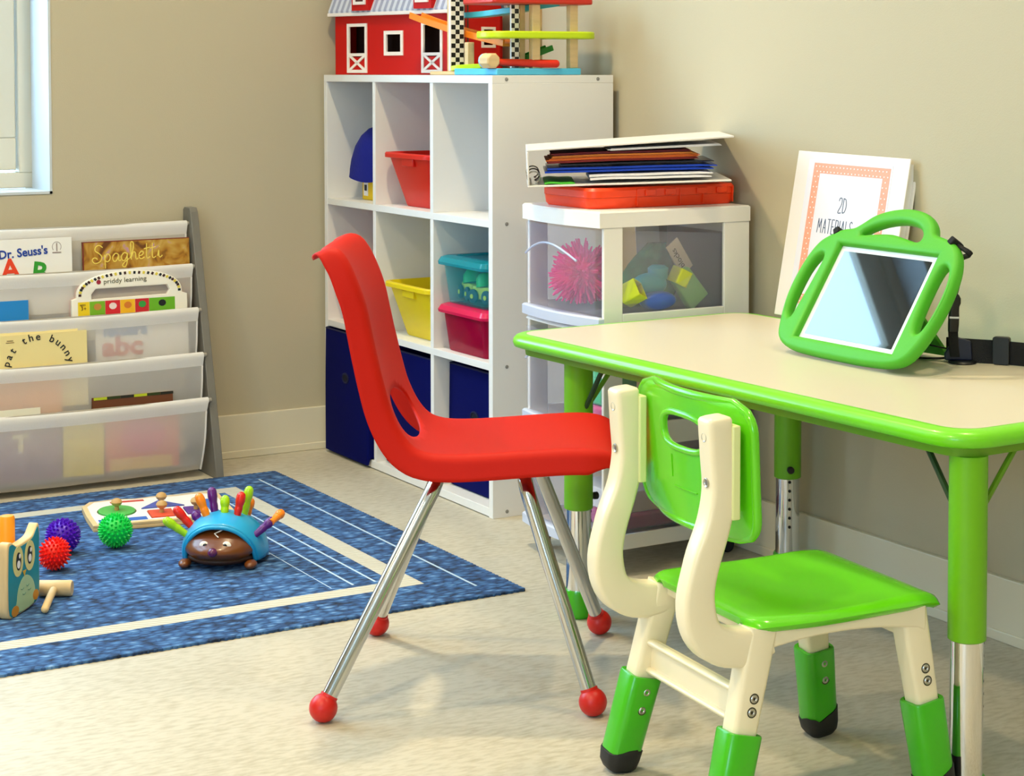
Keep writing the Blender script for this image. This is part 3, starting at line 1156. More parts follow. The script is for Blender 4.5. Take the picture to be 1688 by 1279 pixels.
spag_m = mat('spaghetti_cover', '#b98226', .45)
nt = spag_m.node_tree
mpn = nt.nodes.new('ShaderNodeTexNoise'); mpn.inputs['Scale'].default_value = 14; mpn.inputs['Distortion'].default_value = 2.5
crn = nt.nodes.new('ShaderNodeValToRGB')
crn.color_ramp.elements[0].position = .32; crn.color_ramp.elements[0].color = hexc('#6b3c10')
crn.color_ramp.elements[1].position = .62; crn.color_ramp.elements[1].color = hexc('#c9a24a')
e_ = crn.color_ramp.elements.new(.45); e_.color = hexc('#b07a1e')
e_ = crn.color_ramp.elements.new(.74); e_.color = hexc('#c088b4')
nt.links.new(nt.nodes['Texture Coordinate'].outputs['Object'], mpn.inputs['Vector'])
nt.links.new(mpn.outputs[0], crn.inputs[0]); nt.links.new(crn.outputs[0], nt.nodes['Principled BSDF'].inputs['Base Color'])
spag = book('picture_book', 'brown picture book with yellow handwritten title in the top pocket, right', 'book', 1.272, 1.5255, 4.112, .5425, .155, .007, spag_m, GB)
STROKES = {  # simple looped handwriting, unit = x-height
    'S': [[(1.5, 2.0), (1.0, 2.35), (.5, 2.1), (.45, 1.6), (1.0, 1.2), (1.35, .7), (1.1, .1), (.4, -.1), (0, .3), (.2, .65), (.6, .6), (.7, .4)]],
    'p': [[(0, 1), (.1, -.9)], [(.03, .5), (.35, 1.05), (.75, .85), (.75, .3), (.4, 0), (.1, .15)]],
    'a': [[(.8, .9), (.4, 1.05), (0, .6), (.1, .05), (.45, 0), (.8, .6), (.82, .9), (.82, .2), (1.0, 0), (1.15, .15)]],
    'g': [[(.8, .9), (.4, 1.05), (0, .6), (.1, .05), (.45, 0), (.8, .6), (.82, .9), (.78, -.3), (.5, -.9), (.1, -.7), (.5, -.2), (1.1, .2)]],
    'h': [[(-.1, .2), (.35, 1.3), (.45, 2.2), (.2, 2.5), (.05, 2.0), (.1, 0)], [(.1, .3), (.4, 1.0), (.7, .9), (.75, .2), (.9, 0), (1.1, .15)]],
    'e': [[(0, .4), (.5, .55), (.65, .85), (.4, 1.05), (.05, .7), (.05, .2), (.35, 0), (.8, .2)]],
    't': [[(.15, 2.1), (.1, .3), (.3, 0), (.6, .2)], [(-.25, 1.35), (.6, 1.5)]],
    'i': [[(0, .2), (.2, 1.0), (.2, .2), (.4, 0), (.7, .25)], [(.28, 1.45), (.32, 1.5)]],
}


def script(b, word, x, y, u, adv, w, slope=0.0):
    for ch in word:
        for s_ in STROKES[ch]:
            stroke(b, [(x + px * u, y + py * u + slope * (x + px * u)) for px, py in s_], w, E0, n=4)
        x += adv[ch] * u
    return x


cover_art(spag, 'title_lettering', mat('title_yellow', '#f0d860', .5),
          lambda b: script(b, 'Spaghetti', .022, -.049, .0165, {'S': 1.75, 'p': 1.15, 'a': 1.25, 'g': 1.3, 'h': 1.2, 'e': 1.0, 't': .85, 'i': .8}, .0013, .035))
cover_art(spag, 'cover_border', mat('maroon_edge', '#7a1c24', .5), lambda b: (box(b, 0, .0025, -.1, 0, .0001, .0005), box(b, 0, .2535, -.0018, 0, .0001, .0005)))

# -- row 2
blue_b = book('board_book', 'plain blue board book in the second pocket, far left', 'book', .985, 1.139, 4.080, .4235, .135, .016, mat('book_blue', '#1f86d0', .35), GB)
pr = thing('handle_book', 'white arched board book with a handle slot and dotted rim, second pocket', 'book',
           M=basis((1.2365, 4.080, .408), (1, 0, 0), (0, math.sin(R(TILT)), math.cos(R(TILT)))), group=GB)


def arch(w, x0, y0, h, n=24, base=-.085):
    out = [(x0 + w, base), (x0 + w, y0)]
    for k in range(n + 1):
        a = PI * k / n
        out.append((x0 + w / 2 + (w / 2 - .012) * math.cos(a), y0 + .004 + (h - .004) * math.sin(a) ** .75))
    out += [(x0, y0), (x0, base)]
    return out


slot = [(.046, .0075), (.224, .0095), (.230, .020), (.224, .0310), (.056, .0300), (.046, .018)]
def dots(b, par, mi):
    for k in range(33):
        if k % 3 == par:
            a = PI * (k + .5) / 33
            x = .136 + .117 * math.cos(a); y = .0125 + .0505 * math.sin(a) ** .75
            box(b, -.0026, .0026, -.0032, .0032, -.0002, .0006, M=T(x, y, 0, rz=math.degrees(a) - 90), mi=mi)


b = nb(); plate(b, [arch(.272, 0, .008, .060), slot], .012, .002, M=T(0, 0, -.012))
for par in range(3):
    dots(b, par, par + 1)
obj('cover', b, [mat('priddy_white', '#f4efe2', .4), mat('dark_dots', '#14202a', .5), mat('yellow_dots', '#e6d24a', .5), mat('red_dots', '#40201e', .5)], pr, smooth=30)
b = nb(); plate(b, [arch(.275, -.0015, .009, .0615), slot], .002, .0, M=T(0, 0, -.0145))
obj('back_cover', b, mat('priddy_orange', '#e2512a', .4), pr, smooth=30)
cover_art(pr, 'title_lettering', mat('priddy_grey', '#6d6a52', .5), lambda b: text(b, 'priddy learning', .0150, E0 @ T(.074, .0410, 0, rz=1.5), xs=1.12, depth=.0008))
cover_art(pr, 'round_mark', mat('priddy_red', '#a3223a', .5), lambda b: lathe(b, [(0, 0), (.0052, 0), (.0052, .0008), (0, .0008)], 16, M=T(.063, .0455, 0)))


cols = ['#f0cf18', '#79b21c', '#d81f2c', '#f2b81c', '#c8202a', '#69b01e']
xs_ = [.012, .039, .073, .108, .142, .174, .268 - .066 + .020]
xs_ = [.014, .041, .077, .112, .147, .180, .216 + .026]
for i, c_ in enumerate(cols):
    cover_art(pr, 'picture_panel', mat('panel_' + c_[1:], c_, .5), lambda b, i=i: box(b, xs_[i], xs_[i + 1] - .0006, -.06, -.0015 + (.004 if i in (5,) else .004), .0002, .0006))
pc = ['#7a3a18', '#c98a3a', '#f0dcd8', '#d87a28', '#2f9a3e', '#10141c']
for i, c_ in enumerate(pc):
    if i == 0:
        cover_art(pr, 'age_lettering', mat('age_brown', '#6a3a12', .5), lambda b: (text(b, '3+', .0125, E0 @ T(.020, -.0165, .0004), depth=.0005), text(b, 'ages', .008, E0 @ T(.018, -.006, .0004), depth=.0005)))
    else:
        xc = (xs_[i] + xs_[i + 1]) / 2
        cover_art(pr, 'panel_picture', mat('pic_' + c_[1:], c_, .5), lambda b, xc=xc: lathe(b, [(0, 0), (.009, 0), (.009, .0005), (0, .0005)], 10, M=T(xc, -.010, .0006, s=(1, .85, 1))))
# hidden-behind-fabric book under the handle book
abc2 = book('picture_book', 'white book with red and blue letters showing through the third pocket fabric', 'book', 1.285, 1.505, 4.0685, .380, .110, .003, mat('book_white', '#f4f1ec', .4), GB)
cover_art(abc2, 'blue_lettering', mat('faded_blue', '#5a86c4', .5), lambda b: text(b, 'letters', .036, E0 @ T(.018, -.048, 0), depth=.0008, off=.0014, xs=1.1))
cover_art(abc2, 'red_lettering', mat('faded_red', '#d4665c', .5), lambda b: text(b, 'abc', .058, E0 @ T(.015, -.092, 0), depth=.0008, off=.002, xs=1.2))

# -- row 3
cream_b = mat('book_cream', '#efdc9a', .45)
yb = book('picture_book', 'pale yellow book just behind the bunny title book, third pocket', 'book', .985, 1.2425, 4.0575, .3575, .17, .006, mat('book_cream2', '#f0dfa0', .45), GB)
pb = book('picture_book', 'cream book with arched black lettering in the third pocket, left', 'book', .97, 1.2605, 4.0500, .3515, .165, .007, cream_b, GB)


def arc_text(b, s, cx_, cy_, rad, a0, a1, size):
    n = len(s)
    for i, ch in enumerate(s):
        if ch == ' ':
            continue
        a = R(a0 + (a1 - a0) * i / (n - 1))
        M = E0 @ T(cx_ + rad * math.cos(a), cy_ + rad * math.sin(a), 0, rz=math.degrees(a) - 90)
        text(b, ch, size, M, depth=.0008, align='CENTER', off=.0002)


cover_art(pb, 'title_lettering', ink, lambda b: arc_text(b, 'pat the bunny', .181, -.080, .066, 166, 14, .0230))
cover_art(pb, 'small_mark', mat('mark_brown', '#8a6a40', .5), lambda b: (box(b, .112, .126, -.0125, -.0110, .0002, .0006), box(b, .110, .128, -.0165, -.0150, .0002, .0006), box(b, .074, .088, -.014, -.0125, .0002, .0006)))

# -- row 4 (mostly behind fabric)
stripes = book('board_book', 'thin board book with a multicoloured edge in the lowest pocket', 'book', 1.262, 1.450, 4.022, .2025, .165, .012, mat('board_dark', '#6b3a1c', .5), GB, edge=mat('page_cream', '#f3e2b4', .6))
stripes.rotation_mode = 'XYZ'
edge_cols = ['#2a1a10', '#c8401c', '#d8a41c', '#8a1c18', '#3a2a12', '#d85a20']
for i in range(12):
    cover_art(stripes, 'edge_colour_block', mat('edge_' + edge_cols[i % 6][1:], edge_cols[i % 6], .5), lambda b, i=i: box(b, .004 + .015 * i, .019 + .015 * i, -.0004, .0006, -.0122, -.0088))
    if i % 2 == 0:
        cover_art(stripes, 'edge_colour_block', mat('edge_lo_' + edge_cols[(i + 2) % 6][1:], ['#b8c41c', '#2a3a10', '#1c1c10'][i // 2 % 3], .5), lambda b, i=i: box(b, .004 + .0155 * i, .034 + .0155 * i, -.006, -.0001, .0002, .0008))
book('picture_book', 'pale green topped picture book in the lowest pocket, left', 'book', .985, 1.147, 4.024, .1925, .155, .004, mat('book_pale', '#e8e4d0', .5), GB)
# covers that show only as blurs of colour through the lowest two slings
book('picture_book', 'yellow book showing faintly through the lowest pocket fabric', 'book', 1.195, 1.288, 4.0165, .160, .125, .004, mat('blur_yellow', '#e8d020', .5), GB, rz=-2)
pk = book('picture_book', 'orange and pink book showing faintly through the lowest pocket fabric', 'book', 1.290, 1.462, 4.0175, .158, .122, .004, mat('blur_orange', '#e0682a', .5), GB, rz=-1)
cover_art(pk, 'pink_picture', mat('blur_pink', '#d84468', .5), lambda b: lathe(b, [(0, 0), (.048, 0), (.048, .0006), (0, .0006)], 24, M=T(.088, -.048, 0, s=(1.1, .8, 1))))
cover_art(pk, 'yellow_strip', mat('blur_yel2', '#ecc040', .5), lambda b: box(b, .01, .155, -.122, -.095, .0001, .0006))
vi = book('picture_book', 'mauve patterned book showing faintly through the lowest pocket fabric, left', 'book', .985, 1.190, 4.0175, .160, .125, .004, mat('blur_mauve', '#8a5a78', .5, vary=.3, vscale=30), GB)
cover_art(vi, 'pale_lettering', mat('blur_cream', '#f0e2b4', .5), lambda b: (text(b, 'T', .05, E0 @ T(.10, -.058, 0), depth=.0006, off=.003)))
book('picture_book', 'peach striped book showing through the fourth pocket fabric', 'book', .985, 1.200, 4.0425, .262, .10, .003, mat('blur_peach', '#f0a850', .5, vary=.12, vscale=9, stretch=(1, 0, 0)), GB)

# ================================================================== TABLE
TZ = .475
a_ = R(-1.3)                       # long axis heading, almost along the wall
tl = Vector((-math.sin(R(1.5)), math.cos(R(1.5)), 0))     # from near end to far end
ts = Vector((math.cos(R(-.2)), math.sin(R(-.2)), 0))
tl = Vector((-.034, .99942, 0))
ts = Vector((.99942, .034, 0))
MT = basis((1.664, 1.727, 0), ts, tl)    # origin: near-left laminate corner
table = thing('activity_table', "low children's table with cream top and green edge against the right wall", 'table', M=MT)
TW, TL = .496, 1.048


def rr_off(o, r, n=6):
    return [(x + TW / 2, y + TL / 2) for x, y in rrect(TW + 2 * o, TL + 2 * o, r + o, n)]


b = nb()
prism(b, rr_off(0, .038), .018, z0=TZ - .018)
obj('tabletop', b, mat('cream_laminate', '#d3cab6', .36), table, smooth=30)
b = nb()
EP = [(-.001, TZ - .0005), (.0015, TZ + .0002), (.010, TZ - .0004), (.018, TZ - .003), (.0225, TZ - .008), (.0235, TZ - .014), (.021, TZ - .021), (.014, TZ - .0235), (-.001, TZ - .0235)]
rings = [[(x, y, z) for x, y in rr_off(o, .038)] for o, z in EP]
rings.append(rings[0])
loft(b, rings, False, False)
bmesh.ops.remove_doubles(b, verts=b.verts, dist=1e-6)
obj('edge_band', b, green_edge, table, smooth=60)
b = nb()
ro, ri = rr_off(.003, .038), rr_off(-.03, .038)
loft(b, [[(x, y, TZ - .0235) for x, y in ro], [(x, y, TZ - .0365) for x, y in rr_off(.001, .038)], [(x, y, TZ - .0365) for x, y in ri], [(x, y, TZ - .0235) for x, y in ri]], False, False)
obj('apron', b, apron_m, table, smooth=30)
LEGS = [(.0303, .0188), (.043, .9241), (.5016, .9191), (.5016, .0188)]
SLV = [.198, .185, .185, .198]
for (x, y), zb in zip(LEGS, SLV):
    b = nb()
    rr_ = .0245
    lathe(b, [(0, zb), (rr_ - .003, zb), (rr_, zb + .002), (rr_, TZ - .0366), (0, TZ - .0366)], 32, M=T(x, y, 0))
    lg = obj('leg', b, green_paint, table)
    b = nb()
    lathe(b, [(0, .015), (.0215, .015), (.0215, zb + .01), (0, zb + .01)], 32, M=T(x, y, 0))
    tb_ = obj('inner_tube', b, chrome, lg)
    b = nb()
    hd = Vector((-.5, -.86, 0)).normalized() if x > .3 else Vector((.86, -.5, 0))
    for k in range(6):
        z = zb - .004 - .0165 * k
        if z < .07:
            break
        Mh_ = basis(Vector((x, y, z)) + hd * .0213, Vector((0, 0, 1)).cross(hd), (0, 0, 1))
        lathe(b, [(0, -.001), (.0028, -.001), (.0028, .0008), (0, .0008)], 12, M=Mh_)
    obj('height_hole_shade', b, mat('hole_shade', '#15130f', .8), tb_)  # flat dark discs on the tube stand in for shade inside the holes
    b = nb()
    fh_ = .022 if y < .5 else .048
    lathe(b, [(0, .0), (.020, .0), (.0235, .004), (.0255, fh_ * .4), (.0255, fh_ * .9), (.024, fh_), (0, fh_ + .001)], 32, M=T(x, y, 0))
    obj('foot_cap', b, green_boot, lg)
    b = nb()
    hk = Vector((.98, -.2, 0)).normalized() if x < .3 and y > .5 else hd
    if x < .3 and y < .5:
        hk = Vector((.3, .95, 0)).normalized()
    Mh_ = basis(Vector((x, y, zb + .020)) + hk * .0235, Vector((0, 0, 1)).cross(hk), (0, 0, 1))
    lathe(b, [(0, 0), (.0055, 0), (.0055, .004), (.0065, .005), (.0065, .011), (.005, .0125), (0, .0125)], 16, M=Mh_)
    obj('lock_knob', b, black_pl, lg)
    sy = 1 if y < .5 else -1
    sx = 1 if x < .25 else -1
    b = nb()
    tube(b, [(x + sx * .085, y, TZ - .037), (x + sx * .020, y, TZ - .115)], .0042, 8)
    obj('brace', b, apron_m, lg)
    b = nb()
    tube(b, [(x, y + sy * .075, TZ - .037), (x, y + sy * .020, TZ - .115)], .0042, 8)
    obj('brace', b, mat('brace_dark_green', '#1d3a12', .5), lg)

# ================================================================== RED CHAIR
MR = basis((1.37, 2.467, 0), (math.cos(R(-32.2)), math.sin(R(-32.2)), 0), (-math.sin(R(-32.2)), math.cos(R(-32.2)), 0))
rc = thing('school_chair', 'red plastic shell chair with chrome legs and red ball feet', 'chair', M=MR)
PROF = catmull([(.224, .340), (.221, .358), (.208, .372), (.186, .379), (.150, .3805), (.09, .377), (.03, .3725), (-.02, .370), (-.055, .3715), (-.080, .379),
                (-.100, .399), (-.118, .432), (-.131, .470), (-.142, .508), (-.150, .545), (-.160, .590), (-.177, .636), (-.192, .660), (-.205, .6725), (-.217, .6745), (-.226, .668)], 5) if False else \
    [Vector(p) for p in catmull([(x, z, 0) for x, z in [(.224, .342), (.221, .358), (.208, .372), (.186, .379), (.150, .3805), (.09, .377), (.03, .3725), (-.02, .370), (-.055, .3715), (-.080, .379),
     (-.100, .399), (-.118, .432), (-.131, .470), (-.142, .508), (-.150, .545), (-.160, .590), (-.176, .632), (-.189, .655), (-.198, .6635), (-.209, .6665), (-.219, .6640), (-.225, .656)]], 6)]
cum = [0]
for a, b_ in zip(PROF[:-1], PROF[1:]):
    cum.append(cum[-1] + (b_ - a).length)
TOT = cum[-1]


def prof_at(u):
    s_ = max(0, min(1, u)) * TOT
    for i in range(len(cum) - 1):
        if s_ <= cum[i + 1] or i == len(cum) - 2:
            t = (s_ - cum[i]) / max(cum[i + 1] - cum[i], 1e-9)
            p = PROF[i].lerp(PROF[i + 1], t)
            i0, i1 = max(i - 2, 0), min(i + 3, len(PROF) - 1)
            tg = (PROF[i1] - PROF[i0]).normalized()
            return p, tg
    return PROF[-1], (PROF[-1] - PROF[-2]).normalized()


def side_normal(u):
    tg = prof_at(u)[1]
    n = Vector((tg.y, -tg.x, 0))
    return n if n.dot(Vector((1, 1.2, 0))) > 0 else -n


U_TOP, U_FR = .885, .085
N_TOP, N_FR = side_normal(U_TOP), side_normal(U_FR)


def shell(u, v):
    p, tg = prof_at(u)
    nrm = Vector((tg.y, -tg.x, 0))        # candidate pointing to sitter side
    if nrm.dot(Vector((1, 1.2, 0))) < 0:
        nrm = -nrm
    w = interp([(0, .140), (.12, .152), (.45, .150), (.62, .146), (.85, .143), (1, .132)], u)
    # rounded front and top corners
    rf, rb = .10, .10
    if u < rf:
        k = (rf - u) / rf
        w *= .80 + .20 * (1 - k ** 2.4) ** (1 / 2.4)
    if u > 1 - rb:
        k = (u - (1 - rb)) / rb
        w *= .80 + .20 * (1 - k ** 2.4) ** (1 / 2.4)
    s_ = 1 if v >= 0 else -1
    av = abs(v)
    fl = interp([(0, .008), (.04, .016), (.11, .034), (.5, .036), (.86, .033), (.93, .031), (1, .015)], u)
    if u > U_TOP:
        nrm = N_TOP
    elif u < U_FR:
        nrm = N_FR
    rc_ = min(.012, fl * .6)
    if av < .72:
        lat = av / .72 * (w - rc_)
        d = -.006 * (1 - (lat / (w - rc_)) ** 2)       # slightly dished
        off = -d * 0 + d
    elif av < .88:
        k = (av - .72) / .16 * PI / 2
        lat = w - rc_ + rc_ * math.sin(k)
        off = -rc_ * (1 - math.cos(k))
    else:
        k = (av - .88) / .12
        lat = w + .004 * k * min(1, fl / .03)
        off = -rc_ - max(0, fl - rc_) * k
    # wings of the back curve forward a little
    q = p + nrm * off
    if u > .45:
        kk = min(1, (u - .45) / .25)
        q = q + nrm * (.010 * kk * (min(lat, w - rc_) / w) ** 2)
    return Vector((q.x, s_ * lat, q.y))


b = nb()
uc = .545
grid_shell(b, shell, 96, 64, hole=((uc, 0), lambda u, v: ((abs(u - uc) / .058) ** 2.2 + (abs(v) / .50) ** 2.2) ** (1 / 2.2)))
sh = obj('seat_shell', b, red_pl, rc, smooth=70, solid=.0045, soff=0)
FEETR = [(-.205, -.208), (.18, -.171), (.194, .218), (-.172, .20)]
TOPS = [(-.050, -.098, .322), (.080, -.098, .322), (.088, .098, .322), (-.050, .098, .322)]
for (fx, fy), tp in zip(FEETR, TOPS):
    foot = Vector((fx, fy, .0205))
    top = Vector(tp)
    d = (top - foot).normalized()
    pts = [foot + d * .012, foot + d * .10, top - d * .035, top - d * .012]
    b = nb()
    inn_ = Vector((0, -1 if tp[1] > 0 else 1, 0))
    bend = [top - d * .03, top - d * .012 + inn_ * .002, top + Vector((0, 0, .004)) + inn_ * .012, top + Vector((0, 0, .006)) + inn_ * .04]
    tube(b, catmull([foot + d * .012, foot + d * .12, top - d * .06] + bend, 5), .0112, 20)
    lg = obj('leg', b, chrome_leg, rc, smooth=60)
    b = nb()
    ball(b, foot, .0205, seg=28)
    tube(b, [foot + d * .008, foot + d * .0200], .0128, 24)
    obj('ball_foot', b, red_cap, lg, smooth=50)
b = nb()
for y in (-.075, .075):
    tube(b, [(-.085, y, .334), (.115, y, .334)], .008, 12)
box(b, -.06, -.04, -.08, .08, .330, .338); box(b, .075, .095, -.08, .08, .330, .338)
obj('seat_bracket', b, chrome_leg, rc, smooth=50)

# ================================================================== GREEN CHAIR
gc = thing('preschool_chair', 'small green and cream plastic chair tucked under the table', 'chair', (1.499, 1.886, 0), -5)


def seat_f(u, v):
    # u rear->front, v lateral
    x = -.122 + .292 * u
    w = interp([(0, .134), (.3, .139), (.75, .136), (1, .128)], u)
    if u < .10:
        k = (.10 - u) / .10
        w *= .80 + .20 * (1 - k ** 2.4) ** (1 / 2.4)
    if u > .90:
        k = (u - .90) / .10
        w *= .84 + .16 * (1 - k ** 2.2) ** (1 / 2.2)
    lat = v * w
    z = .266 - .010 * math.exp(-((u - .42) / .24) ** 2) * (1 - v * v) + .004 * math.exp(-((u - .80) / .10) ** 2) * (1 - abs(v) ** 3)
    z -= .012 * max(0, (u - .88) / .12) ** 2 + .004 * max(0, (.08 - u) / .08) ** 2
    z -= .009 * max(0, (abs(v) - .90) / .10) ** 1.5
    return Vector((x, lat, z))


b = nb()
grid_shell(b, seat_f, 44, 40)
obj('seat', b, green_pl, gc, smooth=75, solid=.010, soff=-1, bevel=.003)
# back panel with slot
BC = (.70, 0.0)


def back_f(u, v, off=0.0):
    z = .358 + .168 * u
    w = interp([(0, .128), (.2, .136), (.8, .138), (1, .132)], u)
    rr = .16
    if u < rr:
        k = (rr - u) / rr
        w *= .74 + .26 * (1 - k ** 2.3) ** (1 / 2.3)
    if u > 1 - rr:
        k = (u - 1 + rr) / rr
        w *= .72 + .28 * (1 - k ** 2.3) ** (1 / 2.3)
    x = -.142 - .006 * u + .006 * math.cos(v * PI / 2 * 1.0) * -1 + .020 * abs(v) ** 2.2 * 0
    x = -.138 - .010 * (u - .5) - .007 * math.cos(v * PI) * .5 + .010 * (abs(v) ** 4)
    return Vector((x + off, v * w, z))


b = nb()
grid_shell(b, back_f, 48, 56, hole=(BC, lambda u, v: ((abs(u - BC[0]) / .125) ** 3 + (abs(v) / .36) ** 3) ** (1 / 3)))
bk_ = obj('backrest', b, green_pl, gc, smooth=75, solid=.006, soff=0, bevel=.0015)
b = nb()
rim = []
nseg = 120
for k in range(nseg):
    a = 2 * PI * k / nseg
    cu_, sv = math.cos(a), math.sin(a)
    m_ = max(abs(cu_), abs(sv))
    rim.append(back_f(.5 + .5 * cu_ / m_, sv / m_))
tube(b, rim, .0058, 10, closed=True)
obj('outer_lip', b, green_pl, bk_, smooth=70)
b = nb()
rim = []
for k in range(60):
    a = 2 * PI * k / 60
    c_, s_ = math.cos(a), math.sin(a)
    k3 = (abs(c_) ** 3 + abs(s_) ** 3) ** (-1 / 3)
    rim.append(back_f(BC[0] + .135 * c_ * k3, .385 * s_ * k3, -.002))
tube(b, rim, .0045, 10, closed=True)
obj('handle_lip', b, green_pl, bk_, smooth=70)
b = nb()
tube(b, [back_f(.265, v, -.0036) for v in (-.22, -.1, 0, .1, .18)], .0012, 6)
tube(b, [back_f(u, .22, -.0036) for u in (.33, .38, .45, .50)], .0010, 6)
obj('moulded_line', b, green_pl, bk_)


def upright(side):
    """cream J-shaped back support; side = +1 far, -1 near"""
    y0 = .114 * side
    path = catmull([(-.178, .512), (-.176, .47), (-.173, .425), (-.180, .385), (-.199, .335), (-.209, .29), (-.200, .252), (-.172, .234), (-.135, .232), (-.098, .240)], 5) if False else \
        [Vector((p.x, 0, p.y)) for p in catmull([(-0.1680, 0.512, 0), (-0.1650, 0.470, 0), (-0.1620, 0.428, 0), (-0.1690, 0.388, 0), (-0.1860, 0.340, 0), (-0.1945, 0.296, 0), (-0.1860, 0.258, 0), (-0.1600, 0.238, 0), (-0.1230, 0.233, 0), (-.095, .240, 0)], 5)]
    bm_ = nb()
    n = len(path)
    rings = []
    for i, p in enumerate(path):
        t = (path[min(i + 1, n - 1)] - path[max(i - 1, 0)]).normalized()
        s_ = Vector((t.z, 0, -t.x))
        f = i / (n - 1)
        wd_ = interp([(0, .0165), (.33, .017), (.45, .019), (.62, .022), (.80, .024), (1, .020)], f)
        hl = interp([(0, .0165), (.35, .0165), (.5, .015), (1, .0145)], f)
        rg = []
        for (a, c) in rrect(2 * wd_, 2 * hl, .006, 3):
            rg.append(p + s_ * a + Vector((0, y0 + c, 0)))
        rings.append(rg)
    # rounded top
    top0 = rings[0]
    c0 = sum(top0, Vector()) / len(top0)
    rings = [[c0 + (q - c0) * .62 + Vector((0, 0, .005)) for q in top0], [c0 + (q - c0) * .90 + Vector((0, 0, .003)) for q in top0]] + rings
    loft(bm_, rings)
    return bm_, path, y0


for side in (1, -1):
    bm_, path, y0 = upright(side)
    up_ = obj('back_support', bm_, cream_pl, gc, smooth=40)
    b = nb()
    box(b, -.154, -.1425, y0 - .0155 - .003, y0 + .0155 + .003 * 0, .392, .506)
    obj('mounting_block', b, mat('pale_green_cream', '#e6eaa6', .4), up_, bevel=.002)
    b = nb()
    # raised rib between the flat pad and the J
    tube(b, [(p.x + .0 - .012, y0, p.z) for p in path[14:34]], .0045, 8, radii=[.001] + [.0045] * 18 + [.002])
    for z in (.492, .437):
        b2 = nb()
        lathe(b2, [(0, -.0015), (.0030, -.0015), (.0036, -.0005), (.0052, .0006), (.0058, .0002), (.0058, -.001), (0, -.001)], 14,
              M=basis((-.1835 + (.0005 if z > .45 else .0030), y0, z), (0, 1, 0), (0, 0, 1)) @ Matrix.Rotation(PI, 4, 'Y') @ T(0, 0, 0))
        obj('screw', b2, screw_m, up_)
    b.free()

LT = {(-1, 1): (-.105, .113), (-1, -1): (-.105, -.113), (1, 1): (.120, .110), (1, -1): (.120, -.110)}
LB = {(-1, 1): (-.166, .136), (-1, -1): (-.166, -.124), (1, 1): (.157, .134), (1, -1): (.160, -.122)}
for key in LT:
    tx, ty = LT[key]
    bx, by = LB[key]
    top = Vector((tx, ty, .252)); bot = Vector((bx, by, .0))
    ax = (top - bot).normalized()
    ex = Vector((1, 0, 0)); ex = (ex - ax * ex.dot(ax)).normalized(); ey = ax.cross(ex)

    def sec(z, w, d, r=.006, n=3):
        t = (z - bot.z) / (top.z - bot.z)
        c = bot.lerp(top, t)
        return [c + ex * a + ey * e_ for a, e_ in rrect(w, d, r, n)]
    b = nb()
    ww = .034
    loft(b, [sec(.075, ww - .002, .030), sec(.13, ww, .032), sec(.20, ww + .004, .032), sec(.252, ww + .006, .032)])
    lg = obj('leg', b, cream_pl, gc, smooth=35)
    yy = -1 if key[1] < 0 else 1
    b = nb()
    loft(b, [sec(.026, .046, .042, .012), sec(.060, .047, .042, .012), sec(.128, .048, .044, .011), sec(.130, .046, .042, .010), sec(.130, .036, .034, .006), sec(.116, .035, .033, .006)])
    # ridge on the boot face
    bt = obj('boot', b, green_boot, lg, smooth=30)
    b = nb()
    rings = []
    for z, k in ((.0, .45), (.003, .72), (.010, .93), (.020, 1.0), (.034, 1.03), (.0345, .9)):
        rings.append(sec(z, .0475 * k, .0435 * k, .0125 * k))
    loft(b, rings)
    for v in b.verts:          # wave-shaped top edge
        if v.co.z > .030:
            q = (v.co - bot).dot(ex) / .024
            v.co += ax * (.010 * max(-1, min(1, q)))
    obj('foot_tip', b, black_rub, bt, smooth=50)
    for z, zz in ((.112, 'b'), (.088, 'b'), (.172, 'l'), (.156, 'l')):
        if zz == 'l' and key[1] > 0:
            continue
        if zz == 'b' and key[1] < 0:
            continue
        t = z / .252
        c = bot.lerp(top, t)
        nrm = -ey if ey.y > 0 else ey
        pos = c + nrm * ((.0213 if zz == 'b' else .0163)) + ex * .002
        Ms = basis(pos, ex, nrm.cross(ex), nrm)
        b = nb()
        lathe(b, [(0, -.0002), (.0016, -.0002), (.0026, .0010), (.0042, .0012), (.0052, .0002), (.0052, -.001), (0, -.001)], 14, M=Ms)
        obj('screw', b, screw_m, bt if zz == 'b' else lg)
        b = nb()
        lathe(b, [(0, .0), (.0066, .0), (.0066, .0004), (0, .0004)], 16, M=Ms @ T(0, 0, -.0003))
        obj('screw_recess_shade', b, mat('recess_shade', '#3a3420', .8), bt if zz == 'b' else lg)  # dark disc under the screw head paints the shade of its recess


def rail(p0, p1, h, w, ma, name, M=None, dz=0):
    b = nb()
    p0, p1 = Vector(p0), Vector(p1)
    d = (p1 - p0).normalized(); s_ = Vector((0, 0, 1)).cross(d).normalized(); u = d.cross(s_)
    rg = []
    for p in (p0, p1):
        rg.append([p + s_ * a + u * c for a, c in rrect(w, h, .004, 3)])
    loft(b, rg)
    return obj(name, b, ma, gc, smooth=40)


